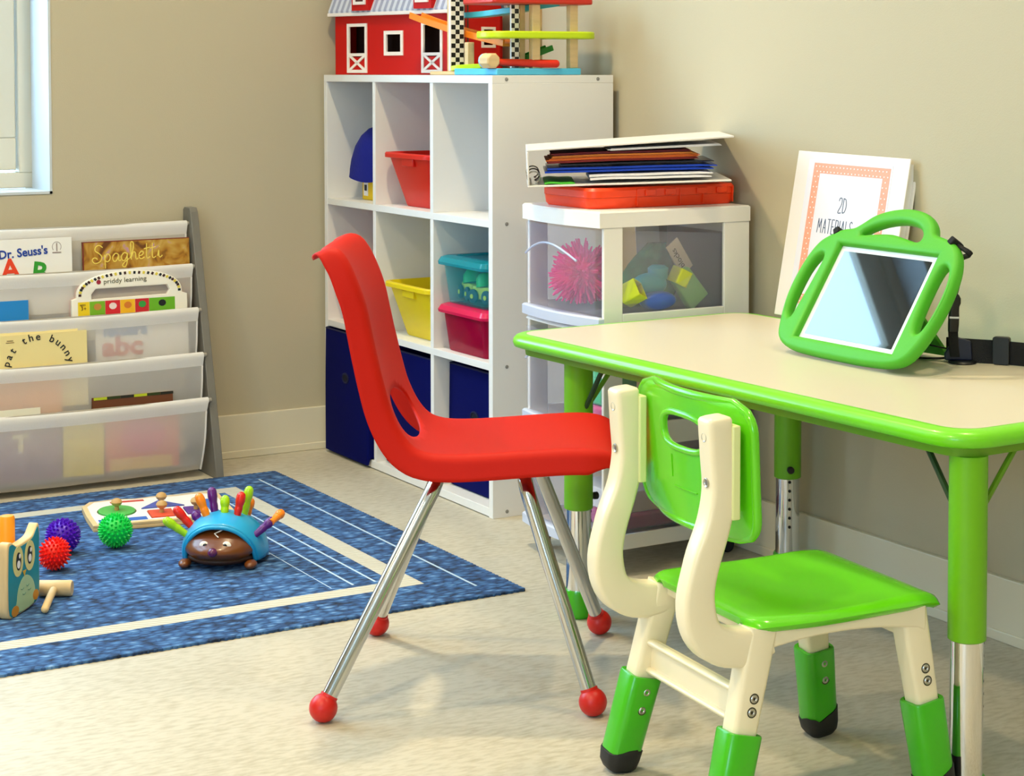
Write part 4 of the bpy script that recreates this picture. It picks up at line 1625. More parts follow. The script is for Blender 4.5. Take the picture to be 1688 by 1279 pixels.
# side rails (arched apron), seat rear and front rails
for side in (1, -1):
    b = nb()
    y = .115 * side
    P = []
    top, botm = [], []
    for k in range(21):
        u = k / 20
        x = -.125 + .262 * u
        top.append((x, .2555)); botm.append((x, .222 + .014 * math.sin(u * PI) ** .8 - (.004 if u in (0, 1) else 0)))
    loft(b, [[(x, y - .013, z) for x, z in top + botm[::-1]], [(x, y + .013, z) for x, z in top + botm[::-1]]])
    obj('side_rail', b, cream_pl, gc, smooth=30, bevel=.003)
rail((-.100, -.11, .245), (-.100, .11, .245), .016, .02, cream_pl, 'cross_rail')
rail((.118, -.11, .2305), (.118, .11, .2305), .040, .014, cream_pl, 'cross_rail')
st_ = rail((-.125, -.118, .157), (-.125, .118, .157), .044, .010, cream_pl, 'stretcher')
rail((-.131, -.112, .176), (-.131, .112, .176), .008, .012, cream_pl, 'stretcher_rib')
rail((-.131, -.112, .138), (-.131, .112, .138), .008, .012, cream_pl, 'stretcher_rib')

# ================================================================== PLASTIC DRAWERS
UX0, UX1, UY0, UY1 = 1.832, 2.178, 2.836, 3.108
MU = basis((UX0, UY0, 0), (1, 0, 0), (0, 1, 0))
un = thing('drawer_unit', 'white plastic three-drawer unit with see-through drawers beside the cube shelf', 'drawers', M=MU)
uw, ud = UX1 - UX0, UY1 - UY0
pw = mat('white_plastic', '#efeae6', .38)
clr = mat('frosted_drawer', '#dfe2ff', .22, transparent=.90, spec=.6)
smoke = mat('smoky_window', '#c9c4cc', .10, transparent=.95, spec=.6)
TOPS_U = [.668, .462, .252]
HT = .672


def bowed(x0, x1, y0, y1, z0, z1, bow, r=.02, n=10):
    """plan outline with a bowed front (low x side)"""
    pts = [(x1, y0), (x1, y1)]
    for k in range(n + 1):
        t = k / n
        y = y1 + (y0 - y1) * t
        pts.append((x0 + .012 - bow * math.sin(PI * t) - (.0 if 0 < k < n else -.0), y))
    return pts


def bowed_slab(b, x0, x1, y0, y1, z0, z1, bow, e=.003):
    o = bowed(x0, x1, y0, y1, z0, z1, bow)
    i_ = bowed(x0 + e, x1 - e, y0 + e, y1 - e, z0, z1, bow)
    loft(b, [[(x, y, z0) for x, y in o], [(x, y, z1 - e) for x, y in o], [(x, y, z1) for x, y in i_]])


b = nb(); bowed_slab(b, -.008, uw, -.002, ud + .002, .642, HT, .016)
obj('top_panel', b, pw, un, smooth=35)
b = nb()
for x0, x1 in ((.014, .056), (uw - .060, uw)):
    for y0 in (0, ud - .008):
        box(b, x0, x1, y0, y0 + .008, .045, .642)
obj('corner_pillars', b, pw, un, bevel=.002)
b = nb(); box(b, uw - .006, uw, .008, ud - .008, .045, .642)
obj('back_panel', b, pw, un, smooth=0)
for k, (zt, zb) in enumerate(((.642, .482), (.440, .275), (.232, .072))):
    # frame shelf under each drawer
    z1 = zb
    z0 = {0: .440, 1: .232, 2: .044}[k]
    for y0 in (0, ud - .008):
        obj('side_frame', box(nb(), .056, uw - .060, y0, y0 + .008, z0, z1), pw, un, bevel=.0015)
    b = nb(); bowed_slab(b, -.006, uw - .006, .0085, ud - .0085, z0 + .008, z0 + .014, .010)
    obj('shelf_plate', b, pw, un, smooth=35)
    b = nb(); bowed_slab(b, -.010, .014, -.001, ud + .001, z1 - .024, z1 - .004, .016)
    obj('front_rail', b, mat('rail_translucent_white', '#e6ebfb', .3, translucent=.3), un, smooth=35)
    for y0 in (.0025, ud - .0045):
        b = nb(); box(b, .052, uw - .056, y0, y0 + .002, zb - .004, zt + .004)
        obj('side_window', b, smoke, un, smooth=0)
    # drawer
    zb2, zt2 = z1 - .0035, zt - .004
    def outline(off, bow=.014):
        pts = []
        n = 12
        for j in range(n + 1):
            t = j / n
            pts.append((.004 + off - bow * math.sin(PI * t), .014 + off + (ud - .028 - 2 * off) * t))
        pts += [(uw - .02 - off, ud - .014 - off), (uw - .02 - off, .014 + off)]
        return pts
    b = nb()
    zc = zt2 - .02
    loft(b, [[(x, y, zb2) for x, y in outline(.004)], [(x, y, zb2 + .006) for x, y in outline(0)],
             [(x, y, zt2 if x < .03 else zc) for x, y in outline(-.001)], [(x, y, zt2 if x < .03 else zc) for x, y in outline(.0015)],
             [(x, y, zb2 + .006) for x, y in outline(.002)], [(x, y, zb2 + .002) for x, y in outline(.006)]])
    dr = obj('drawer', b, clr, un, smooth=35)
    b = nb()
    pts = []
    for j in range(17):
        t = j / 16
        yy = .045 + (ud - .09) * t
        pts.append((-.0115 - .014 * math.sin(PI * (yy - .014) / (ud - .028)), yy, zt2 - .058 + .030 * math.sin(PI * t) * .9))
    tube(b, pts, .0022, 8)
    obj('pull_lip', b, mat('lip_clear', '#d6dcf4', .2, transparent=.35), dr)
for x, y in ((.03, .03), (.03, ud - .03), (uw - .03, .03), (uw - .03, ud - .03)):
    b = nb()
    tube(b, [(x, y, .045), (x, y, .030)], .006, 10)
    lathe(b, [(0, -.009), (.012, -.009), (.015, -.006), (.015, .006), (.012, .009), (0, .009)], 20, M=T(x, y, .0152, rx=90, rz=0))
    obj('caster', b, black_rub, un, smooth=40)

# things in the drawers
pom_m = mat('pink_fringe', '#ff0c86', .7)
b = nb()
rnd = random.Random(3)
c0 = Vector((.155, .118, .560))
ball(b, c0, .036, seg=16)
for k in range(420):
    d = Vector((rnd.gauss(0, 1), rnd.gauss(0, 1), rnd.gauss(0, 1))).normalized()
    l = .064 * rnd.uniform(.85, 1.12)
    p0 = c0 + d * .028
    side = d.orthogonal().normalized() * .008 * rnd.uniform(-1, 1)
    p2 = c0 + d * l + side + Vector((0, 0, -.004))
    p2.z = max(p2.z, .5045)
    p0.z = max(p0.z, .5045)
    tube(b, [p0, (p0 + p2) / 2 + side * .5, p2], .0032, 5, radii=[.0035, .0032, .0015])
o = obj('fringe_ball', b, pom_m, None, smooth=70, M=MU @ T(-.072, .062, -.020))
tag(o, 'bright pink shaggy fringe ball inside the top plastic drawer', 'toy ball')


def drop(name, label, cat, bm_, ma, loc, group=None, **kw):
    o_ = obj(name, bm_, ma, None, **kw)
    o_.matrix_world = MU @ (loc if isinstance(loc, Matrix) else Matrix.Translation(loc))
    return tag(o_, label, cat, group)


def open_cube(s, col):
    b = nb()
    t = .003
    loft(b, [ring(s, s, .003, 0, 2), ring(s, s, .003, s, 2), ring(s - 2 * t, s - 2 * t, .002, s, 2), ring(s - 2 * t, s - 2 * t, .002, t, 2)])
    return b


lime_cube = mat('lime_block', '#d2dc1a', .4)
cyan_blk = mat('cyan_block', '#12a6c8', .4)
GBK = 'toy blocks in the top drawer side window'
drop('toy_block', 'lime yellow hollow cube block behind the drawer side window, at the left', 'toy block', open_cube(.036, None), lime_cube,
     T(.078, .030, .5085, rx=58, ry=20, rz=30), GBK, smooth=20)
drop('toy_block', 'lime yellow cube block behind the drawer side window, centre', 'toy block', open_cube(.030, None), lime_cube,
     T(.197, .030, .527, rx=10, ry=24, rz=8), GBK, smooth=20)
b = nb(); ball(b, (0, 0, 0), .028, s=(1.35, .8, .8)); lathe(b, [(0, 0), (.018, 0), (.02, .02), (.012, .026), (0, .026)], 16, M=T(.02, 0, .01))
drop('toy_block', 'rounded cyan toy piece between the two lime cubes in the drawer', 'toy block', b, cyan_blk, T(.145, .045, .527), GBK)
b = nb(); loft(b, [ring(.05, .018, .004, 0, 3), ring(.044, .018, .004, .07, 3)])
drop('toy_block', 'pale green slanted block behind the drawer side window, right', 'toy block', b, mat('pale_green_block', '#7cc47c', .4), T(.245, .028, .490, ry=-38), GBK, bevel=.002)
b = nb(); ball(b, (0, 0, 0), .024, s=(1.7, .7, .75))
drop('toy_block', 'blue oval toy piece on the drawer floor under the cyan piece', 'toy block', b, mat('royal_block', '#1c58c4', .35), T(.150, .024, .4985 - .0), GBK)
b = nb()
rings = []
for k in range(9):
    t = k / 8
    zz = .0 + .105 * t
    rx_, ry_ = .075 * (1 - .75 * t ** 1.6), .032 * (1 - .6 * t)
    rings.append([(rx_ * math.cos(a) * (1 + .10 * math.sin(5 * a + k)) + .035 * t, ry_ * math.sin(a) * (1 + .1 * math.cos(4 * a - k)), zz) for a in [2 * PI * j / 40 for j in range(40)]])
loft(b, rings)
drop('plastic_bag', 'clear plastic bag of green toy pieces behind the drawer side window', 'bag', b, mat('bag_green', '#2c9a74', .15, transparent=.12, vary=.5, vscale=40), T(.165, .100, .494), smooth=70)
b = nb(); box(b, -.016, .016, -.001, .001, -.034, .034)
drop('paper_tag', 'white paper label with writing on the bag in the drawer', 'label', b, paper, T(.222, .056, .575, ry=-35, rz=4), smooth=0)
b = nb(); text(b, 'blocks', .017, basis((0, -.0014, 0), (0, 0, 1), (-1, 0, 0)), align='CENTER')
tg_ = obj('tag_lettering', b, ink, bpy.data.objects['paper_tag'], smooth=0)
b = nb(); box(b, -.028, .028, -.001, .001, -.045, .045)
drop('paper_sheet', 'small white paper card standing at the right inside the top drawer', 'paper', b, paper, T(.262, .22, .580, ry=-4), smooth=0)
b = nb(); box(b, 0, .20, 0, .16, 0, .030)
drop('folded_cloth', 'magenta folded cloth in the bottom drawer seen below the green chair back', 'cloth', b, mat('magenta_cloth', '#b01068', .8), (.06, .03, .0705), bevel=.006, smooth=40)
b = nb(); box(b, 0, .20, 0, .15, 0, .04)
drop('paper_stack', 'stack of white paper on the magenta cloth in the bottom drawer', 'paper', b, paper, (.065, .035, .1007), bevel=.003, smooth=40)
b = nb(); box(b, 0, .08, 0, .10, 0, .075)
drop('foam_block', 'mint green foam block in the middle plastic drawer', 'toy block', b, mat('mint_foam', '#4fd08c', .7), (.03, .03, .308), bevel=.006)
b = nb(); box(b, 0, .09, 0, .11, 0, .032)
drop('foam_block', 'pink foam block under the mint green one in the middle drawer', 'toy block', b, mat('pink_foam', '#e0508c', .7), (.025, .025, .2755), bevel=.006)

# ------------------------------------------------------------------ on the drawer unit
ob = thing('plastic_case', 'flat orange-red plastic case with latches under the open binder', 'plastic case', M=basis((1.851, 2.885, HT + .0004), (1, 0, 0), (0, 1, 0)))
oc = mat('orange_case_plastic', '#fb4410', .38)
cw, cdp = .338, .185
b = nb()
loft(b, [ring(cw - .012, cdp - .012, .022, 0, 6, cw / 2, cdp / 2), ring(cw - .004, cdp - .004, .024, .005, 6, cw / 2, cdp / 2), ring(cw, cdp, .026, .020, 6, cw / 2, cdp / 2)])
obj('case_bottom', b, oc, ob, smooth=35)
b = nb()
loft(b, [ring(cw + .002, cdp + .002, .027, .0205, 6, cw / 2, cdp / 2), ring(cw + .002, cdp + .002, .027, .033, 6, cw / 2, cdp / 2), ring(cw - .006, cdp - .006, .024, .0385, 6, cw / 2, cdp / 2)])
obj('case_lid', b, oc, ob, smooth=35)
for x in (.13, .175, .248, .295):
    b = nb(); box(b, x - .012, x + .012, -.005, .001, .022, .034)
    obj('latch', b, oc, ob, bevel=.0015)
b = nb()
for x in (.100, .198, .252, .322):
    box(b, x - .001, x + .001, -.0025, .002, .004, .034)
box(b, .100, .322, -.0025, .002, .033, .035)
obj('handle_recess_rib', b, oc, ob, smooth=0)

# open binder lying with its spine to the left
MB = basis((1.760, 2.962, HT + .040), (.864, -.503, .030), (.503, .864, 0))
bd = thing('ring_binder', 'white ring binder lying open on its side stuffed with folders on the drawer unit', 'binder', M=MB)
bw_m = mat('binder_white', '#ece6e2', .35)
DB = .27
b = nb(); box(b, 0, .378, 0, DB, 0, .0035)
obj('bottom_cover', b, bw_m, bd, bevel=.001)
b = nb(); box(b, 0, .0035, 0, DB, .0037, .066)
obj('spine', b, bw_m, bd, bevel=.001)
b = nb(); box(b, .0, .385, 0, DB, 0, .0035, M=T(0, 0, .0665, ry=-2.2))
obj('top_cover', b, bw_m, bd, bevel=.001)
b = nb()
for y in (.035, .135, .235):
    tube(b, [(.012 + .012 * math.sin(a), y, .017 - .011 * math.cos(a)) for a in [R(x) for x in range(10, 340, 15)]], .0014, 8)
box(b, .008, .018, .02, .25, .0037, .006)
obj('rings', b, chrome_leg, bd)


def leafstack(label, nm, cat, col, x0, x1, y0, z0, h, n, wav, seed, group=None, rise=0.0, depth=.23):
    """wavy stack edge facing the viewer: n sheets"""
    rnd_ = random.Random(seed)
    b = nb()
    for k in range(n):
        zz = z0 + h * k / n
        th = h / n * .72
        xa, xb = x0 + rnd_.uniform(0, .012), x1 - rnd_.uniform(0, .014)
        ph = rnd_.uniform(0, 6)
        m_ = 18
        top, botm = [], []
        for i in range(m_ + 1):
            u = i / m_
            x = xa + (xb - xa) * u
            w_ = wav * (math.sin(u * 5 + ph * .15 + seed) * .5 + .5) * math.sin(PI * min(1, u * 1.3)) + rise * u
            pinch = 1 - .6 * max(0, (u - .9) / .1)
            top.append((x, zz + w_ + th * pinch)); botm.append((x, zz + w_))
        yy = y0 + rnd_.uniform(-.002, .003)
        loft(b, [[(x, yy, z) for x, z in top + botm[::-1]], [(x, yy + depth, z) for x, z in top + botm[::-1]]])
    o_ = obj(nm, b, col, None, smooth=30)
    o_.matrix_world = MB
    return tag(o_, label, cat, group)


leafstack('lime green sheet at the bottom of the open binder', 'paper_sheet', 'paper', mat('lime_sheet', '#58d83a', .6), .030, .10, .010, .0042, .004, 1, .003, 1, depth=.2)
leafstack('white paper sheets bulging in the open binder', 'paper_stack', 'paper', paper, .105, .355, .006, .0095, .012, 2, .003, 2, depth=.2)
leafstack('royal blue plastic folder in the open binder', 'folder', 'folder', mat('blue_folder', '#0c3fc0', .25), .030, .355, .014, .0245, .011, 2, .002, 3, 'folders in the open binder', -.001, depth=.2)
leafstack('dark blue folder on top of the royal blue one in the open binder', 'folder', 'folder', mat('navy_folder', '#0a1230', .3), .060, .350, .018, .0375, .004, 1, .001, 4, 'folders in the open binder', depth=.2)
fc = ['#8a1a18', '#e06a1c', '#e88a30', '#7a1420']
fl_ = ['lowest dark red paper folder in the open binder', 'lower orange paper folder in the open binder', 'upper orange paper folder in the open binder', 'topmost dark red paper folder in the open binder']
for k in (0, 1, 2, 3):
    leafstack(fl_[k], 'paper_folder', 'folder', mat('folder_' + fc[k][1:], fc[k], .6), .030 + .004 * k, .330 - .006 * k, .008 + .002 * k, .0425 + .0046 * k, .0044, 2, .0012, 5 + k * .3, 'paper folders in the open binder', .0015, depth=.2)
leafstack('loose white papers fanning out of the top of the open binder', 'paper_stack', 'paper', paper, .15, .368, .004, .0635, .004, 3, .000, 9, None, .0035, depth=.18)

# ================================================================== ON THE TABLE
PX = Vector((-.98500, 0, .175))
BO = Vector((2.140, 2.7125, TZ + .0044))
u_b = Vector((.175, 0.0, .985)).normalized()
r_b = Vector((0, -1, 0))
r_b = (r_b - u_b * r_b.dot(u_b)).normalized()
u_b = Vector((.1745, -.012, .9846)).normalized()
r_b = (r_b - u_b * r_b.dot(u_b)).normalized()
MD = basis(BO, r_b, u_b)           # local z towards the viewer
mb = thing('ring_binder', 'white binder titled 2D MATERIALS standing on the table against the wall', 'binder', M=MD)
b = nb(); box(b, 0, .302, 0, .306, -.003, 0)
obj('front_cover', b, bw_m, mb, bevel=.0012)
b = nb(); box(b, 0.004, .302, 0, .306, -.022, -.019)
obj('back_cover', b, bw_m, mb, bevel=.0012)
b = nb(); box(b, 0, .004, 0, .306, -.022, -.0031)
obj('spine', b, bw_m, mb, bevel=.001)
b = nb(); box(b, .006, .296, .006, .298, -.0185, -.0035)
obj('pages', b, paper, mb, smooth=0)
b = nb(); box(b, .036, .262, .010, .292, .0001, .0005)
ins = obj('cover_sheet', b, mat('insert_paper', '#e6e4f0', .5), mb, smooth=0)
b = nb()
xo0, xo1, yo0, yo1 = .052, .258, .028, .286
bwid = .0185
for q in ((xo0, xo1, yo1 - bwid, yo1), (xo0, xo1, yo0, yo0 + bwid), (xo0, xo0 + bwid, yo0 + bwid, yo1 - bwid), (xo1 - bwid, xo1, yo0 + bwid, yo1 - bwid)):
    box(b, *q, .0006, .0008)
rndd = random.Random(5)
salmon = mat('salmon_border', '#f2a48a', .55)
for yy in range(int((yo1 - yo0) / .0095)):
    for xx in range(int((xo1 - xo0) / .0095)):
        x = xo0 + .006 + xx * .0095 + (.0045 if yy % 2 else 0); y = yo0 + .005 + yy * .0095
        inside = xo0 + bwid - .002 < x < xo1 - bwid + .002 and yo0 + bwid - .002 < y < yo1 - bwid + .002
        if inside or x > xo1 - .002:
            continue
        lathe(b, [(0, 0), (.0015, 0), (.0015, .0003), (0, .0003)], 6, M=T(x, y, .0008), mi=1)
obj('dotted_border', b, [salmon, paper], ins, smooth=0)
tink = mat('title_slate', '#2e4668', .6)
b = nb()


def thin_letters(b, word, x, y, h, adv, w, M):
    G = {
        '2': [[(0, .8), (.12, 1), (.38, 1), (.5, .8), (.42, .5), (0, 0), (.52, 0)]],
        'D': [[(0, 0), (0, 1)], [(0, 1), (.35, .92), (.52, .5), (.35, .08), (0, 0)]],
        'M': [[(0, 0), (.08, 1)], [(.08, 1), (.32, .35)], [(.32, .35), (.56, 1)], [(.56, 1), (.64, 0)]],
        'A': [[(0, 0), (.25, 1)], [(.25, 1), (.5, 0)], [(.08, .38), (.42, .38)]],
        'T': [[(0, 1), (.5, 1)], [(.25, 1), (.25, 0)]],
        'E': [[(0, 0), (0, 1)], [(0, 1), (.4, 1)], [(0, .52), (.34, .52)], [(0, 0), (.42, 0)]],
        'R': [[(0, 0), (0, 1)], [(0, 1), (.35, .95), (.42, .75), (.3, .55), (0, .5)], [(.15, .5), (.46, 0)]],
        'I': [[(0, 0), (0, 1)]],
        'L': [[(0, 1), (0, 0)], [(0, 0), (.4, 0)]],
        'S': [[(.42, .88), (.25, 1), (.05, .88), (.06, .68), (.38, .4), (.42, .15), (.22, 0), (.0, .1)]],
    }
    for ch in word:
        for s_ in G[ch]:
            pts = [(x + px * h * .62, y + py * h) for px, py in s_]
            stroke(b, pts, w, M, n=4, smooth=len(pts) > 2)
        x += adv.get(ch, .52) * h * .78
    return x


Ms_ = Matrix.Translation((0, 0, .0007))
thin_letters(b, '2D', .135, .200, .026, {'2': .60, 'D': .6}, .00085, Ms_)
thin_letters(b, 'MATERIALS', .086, .160, .026, {'M': .74, 'A': .58, 'T': .58, 'E': .50, 'R': .56, 'I': .22, 'L': .5, 'S': .5}, .00085, Ms_)
obj('title_lettering', b, tink, ins, smooth=0)

# tablet in its green case
ty, tt = .005, .57
rtv = Vector((math.sin(ty), -math.cos(ty), 0))
bkv = Vector((math.cos(ty), math.sin(ty), 0))
upv = Vector((0, 0, math.cos(tt))) + bkv * math.sin(tt)
TC = Vector((1.888, 2.226, .5015))
MTB = basis(TC, rtv, upv)
tab = thing('tablet', 'tablet in a lime green foam case with carry handle standing on the table', 'tablet', M=MTB)
foam = mat('green_foam', '#4bb01c', .55, bump=.1, bscale=300)
out = [(-.160, .020), (-.146, -.006), (-.115, -.0195), (-.06, -.0235), (0, -.0240), (.06, -.0235), (.118, -.0190), (.150, -.006), (.166, .022), (.175, .06), (.178, .10), (.173, .145), (.158, .178),
       (.136, .196), (.108, .203), (.092, .207), (.080, .224), (.058, .239), (.02, .246), (-.02, .242), (-.055, .230), (-.078, .212), (-.092, .203), (-.116, .198), (-.138, .187), (-.158, .170), (-.170, .14), (-.175, .10), (-.172, .06)]
scr_o = [(-.108, .002), (.118, .002), (.118, .171), (-.108, .171)]
hl_ = [(-.068, .192), (-.058, .202), (-.030, .214), (.008, .221), (.042, .218), (.062, .208), (.068, .196), (.060, .190), (.034, .1935), (0, .1985), (-.036, .196)]
lh = [(-.148, .036), (-.140, .034), (-.136, .06), (-.132, .10), (-.130, .140), (-.137, .150), (-.148, .142), (-.156, .12), (-.158, .085), (-.155, .05)]
rh = [(.157, .050), (.149, .040), (.141, .046), (.136, .075), (.135, .12), (.138, .148), (.146, .154), (.157, .142), (.163, .115), (.163, .08)]
oo = [(p.x, p.y) for p in catmull([(x, y, 0) for x, y in out], 4, True)]
hh_ = [[(p.x, p.y) for p in catmull([(x, y, 0) for x, y in q], 3, True)] for q in (hl_, lh, rh)]
b = nb()
plate(b, [oo] + hh_ + [scr_o], .022, .0085, M=T(0, 0, -.014), bres=4)
case = obj('foam_case', b, foam, tab, smooth=50)
b = nb(); box(b, -.112, .122, -.002, .175, -.0138, -.0096)
obj('case_back', b, foam, case, bevel=.002)
b = nb(); prism(b, rrect(.238, .170, .010, 4), .006, M=T(.005, .0865, -.0095))
obj('tablet_body', b, mat('tablet_white', '#eef2f4', .25), tab, smooth=30)
b = nb(); prism(b, rrect(.203, .152, .001, 1), .0004, M=T(.003, .0865, -.0034))
scr = mat('glass_screen', '#0c0f12', .04, spec=.35, coat=1.0)
scr.node_tree.nodes['Principled BSDF'].inputs['Coat Roughness'].default_value = .02
scr.node_tree.nodes['Principled BSDF'].inputs['Coat IOR'].default_value = 1.55
obj('screen', b, scr, tab, smooth=0)
b = nb(); tube(b, [(.1145 + .0035 * math.cos(a), .0865 + .0035 * math.sin(a), -.0033) for a in [2 * PI * k / 20 for k in range(20)]], .0004, 6, closed=True)
obj('home_button', b, mat('button_grey', '#b4bcc2', .3), tab)
b = nb(); prism(b, rrect(.012, .036, .004, 3), .004, M=T(.1475, .098, -.006))
b.free()
# kick stand behind
Mi = MTB.inverted()
p0 = Mi @ Vector((2.03, 2.19, .565))
b = nb()
f0 = Mi @ Vector((2.055, 2.170, TZ + .0045))
f1 = Mi @ Vector((2.045, 2.270, TZ + .0045))
h0 = Vector((.085, .10, -.018)); h1 = Vector((-.02, .10, -.018))
n0 = Vector((0, 0, -.007))
loft(b, [[f0, f1, h1, h0], [f0 + Vector((0, .007, -.003)), f1 + Vector((0, .007, -.003)), h1 + n0, h0 + n0]])
obj('kick_stand', b, foam, tab, smooth=20, bevel=.001)
b = nb()
for x, y, a in ((-.128, .1925, 38), (.134, .1975, -28)):
    box(b, -.006, .006, -.0062, .0062, -.0145, .0088, M=T(x, y, 0, rz=a))
obj('strap_loop', b, black_web, tab, bevel=.002)

# carrying strap: cord from the case corner, buckle, wide webbing on the table
stp = thing('carry_strap', 'black carrying strap with buckle hanging from the tablet case onto the table', 'strap', M=Matrix.Translation((2.02, 2.14, TZ)))
O_ = Vector((2.02, 2.14, TZ))


c0 = MTB @ Vector((.140, .194, -.004)) - O_
c1 = MTB @ Vector((.162, .186, -.012)) - O_
b = nb()
PA = [c0, c1, Vector((0.01, -0.0242, 0.1612)), Vector((0.015, -0.0155, 0.1273)), Vector((0.015, -0.0092, 0.1069))]
tube(b, catmull(PA, 5), .0032, 8)
PA = [c0 + Vector((0, 0, .002)), c1 + Vector((.004, 0, .002)), Vector((0.016, -0.0179, 0.1651)), Vector((0.02, -0.0062, 0.1356)), Vector((0.017, -0.0018, 0.106))]
tube(b, catmull(PA, 5), .0024, 8)
obj('cord', b, black_web, stp, smooth=60)
q0, q1 = Vector((0.015, -0.0078, 0.1087)), Vector((0.015, -0.0047, 0.0498))
ax = (q1 - q0).normalized()
sx_ = Vector((.503, -.864, 0)); sx_ = Vector((.864, -.503, 0)); sx_ = (sx_ - ax * sx_.dot(ax)).normalized(); sy_ = ax.cross(sx_)
LQ = (q1 - q0).length
rings = []
for t, w in ((0, .0045), (.03, .0065), (.12, .0095), (.25, .0098), (.34, .0078), (.50, .0078), (.62, .0085), (.8, .0085), (1, .0080)):
    c = q0 + ax * LQ * t
    rings.append([c + sx_ * a + sy_ * e_ for a, e_ in rrect(2 * w, .009, .0035, 3)])
b = nb(); loft(b, rings)
bk2 = obj('cord_buckle', b, black_pl, stp, smooth=40)
c = q0 + ax * LQ * .60
b = nb(); loft(b, [[c + sx_ * a + sy_ * e_ + ax * k for a, e_ in rrect(.0150, .0104, .001, 1)] for k in (0, .0028)])
obj('white_mark', b, paper, bk2, smooth=0)
b = nb()
qq = [Vector((0.015, -0.0046, 0.0526)), Vector((0.015, -0.0063, 0.0273)), Vector((0.017, -0.0071, 0.0103))]
rings = []
for c in qq:
    c = Vector(c); c.z = max(c.z, .0025)
    rings.append([c + sx_ * a + sy_ * e_ for a, e_ in rrect(.0150, .004, .001, 1)])
loft(b, rings)
obj('short_web', b, black_web, stp, smooth=30)
# triangular clip and belt of webbing standing on edge
b = nb()
tri = [(-.026, 0), (.016, 0), (.014, .030), (-.006, .036), (-.012, .034), (-.027, .010)]
Mc = basis(Vector((0.030, -.008, .0045)), (.80, -.60, 0), (0, 0, 1))
prism(b, tri, .006, M=Mc)
obj('clip_plate', b, mat('dark_blue_plastic', '#101c38', .35), stp, bevel=.002, smooth=30)
b = nb()
lathe(b, [(0, 0), (.020, 0), (.022, .0015), (.020, .004), (.006, .0045), (0, .0045)], 24, M=Matrix.Translation((.028, -.012, .0003)))
obj('swivel_disc', b, black_pl, stp)
path = catmull([(.025, .02, 0), (.040, -.015, 0), (.070, -.055, 0), (.095, -.110, 0), (.112, -.18, 0), (.122, -.25, 0), (.124, -.33, 0)], 6)
rings = []
for i, p in enumerate(path):
    t = (path[min(i + 1, len(path) - 1)] - path[max(i - 1, 0)]).normalized()
    s_ = Vector((-t.y, t.x, 0))
    f = i / (len(path) - 1)
    hh2 = .037
    rings.append([p + s_ * a + Vector((0, 0, z)) for a, z in ((-.0012, .0006), (.0012, .0006), (.0012 + .004 * math.sin(f * 9), hh2), (-.0012 + .004 * math.sin(f * 9), hh2))])
b = nb(); loft(b, rings)
obj('webbing', b, black_web, stp, smooth=40)
b = nb()
pp = path[12]
Mk = basis(pp + Vector((-.002, 0, .0006)), (path[13] - path[11]).normalized(), (0, 0, 1))
loft(b, [ring(.026, .043, .004, -.006, 3, 0, .0215), ring(.026, .043, .004, .006, 3, 0, .0215)], M=Mk)
obj('slider', b, black_pl, stp, smooth=40, bevel=.001)
b = nb(); tube(b, catmull([(.020, .012, .006), (.0, .035, .0035), (-.02, .075, .0035), (-.015, .11, .0035)], 5), .0035, 8, flat=.5)
tube(b, catmull([(.022, .010, .020), (.005, .03, .024), (-.003, .06, .030)], 5), .0012, 6)
obj('loose_end', b, black_web, stp, smooth=60)

# ================================================================== TOYS ON THE RUG
RZ = .0062


def spiky(label, col, x, y, r, seed):
    b = nb()
    rc_ = r * .84
    bmesh.ops.create_icosphere(b, subdivisions=3, radius=rc_)
    b2 = bmesh.new()
    bmesh.ops.create_icosphere(b2, subdivisions=3, radius=1.0)
    dirs = [v.co.copy() for v in b2.verts]
    b2.free()
    rq = Matrix.Rotation(seed, 3, 'X') @ Matrix.Rotation(seed * 2, 3, 'Z')
    for d in dirs[::2] if False else dirs:
        d = rq @ d
        o = d.orthogonal().normalized(); p_ = d.cross(o)
        rings = []
        for l, w in ((rc_ * .96, .085), (rc_ + (r - rc_) * .55, .065), (r * .995, .030)):
            rings.append([d * l + (o * math.cos(a) + p_ * math.sin(a)) * w * r for a in (0, 1.257, 2.513, 3.77, 5.027)])
        loft(b, rings, False, True)
    zmin = min(v.co.z for v in b.verts)
    o_ = obj('spiky_ball', b, col, None, smooth=50)
    o_.location = (x, y, RZ - zmin)
    return tag(o_, label, 'ball', 'spiky sensory balls on the rug')


spiky('bright green spiky rubber ball on the rug in front of the wooden puzzle', mat('ball_green', '#14e25a', .35, translucent=.25), 1.133, 3.4725, .0345, .3)
spiky('red spiky rubber ball on the rug next to the owl toy', mat('ball_red', '#ff1c0c', .35, translucent=.25), .984, 3.372, .0315, .8)
spiky('purple spiky rubber ball behind the red one on the rug', mat('ball_purple', '#5a0ccc', .35, translucent=.25), 1.033, 3.483, .0345, 1.4)

# hedgehog
HX, HY = 1.275, 3.270
hf = Vector((-.56, -.83, 0)).normalized()
hl2 = Vector((-hf.y, hf.x, 0))          # local left
hh = thing('toy_hedgehog', 'toy hedgehog with blue shell and colourful finger pegs on the rug', 'toy animal', M=basis((HX, HY, RZ), hf, (-hf.y, hf.x, 0)))
brown = mat('hedgehog_brown', '#6e3a14', .3, coat=.3)
dbrown = mat('hedgehog_belly', '#3a1c0a', .5)
blue = mat('hedgehog_blue', '#1ba4dc', .32, coat=.2)
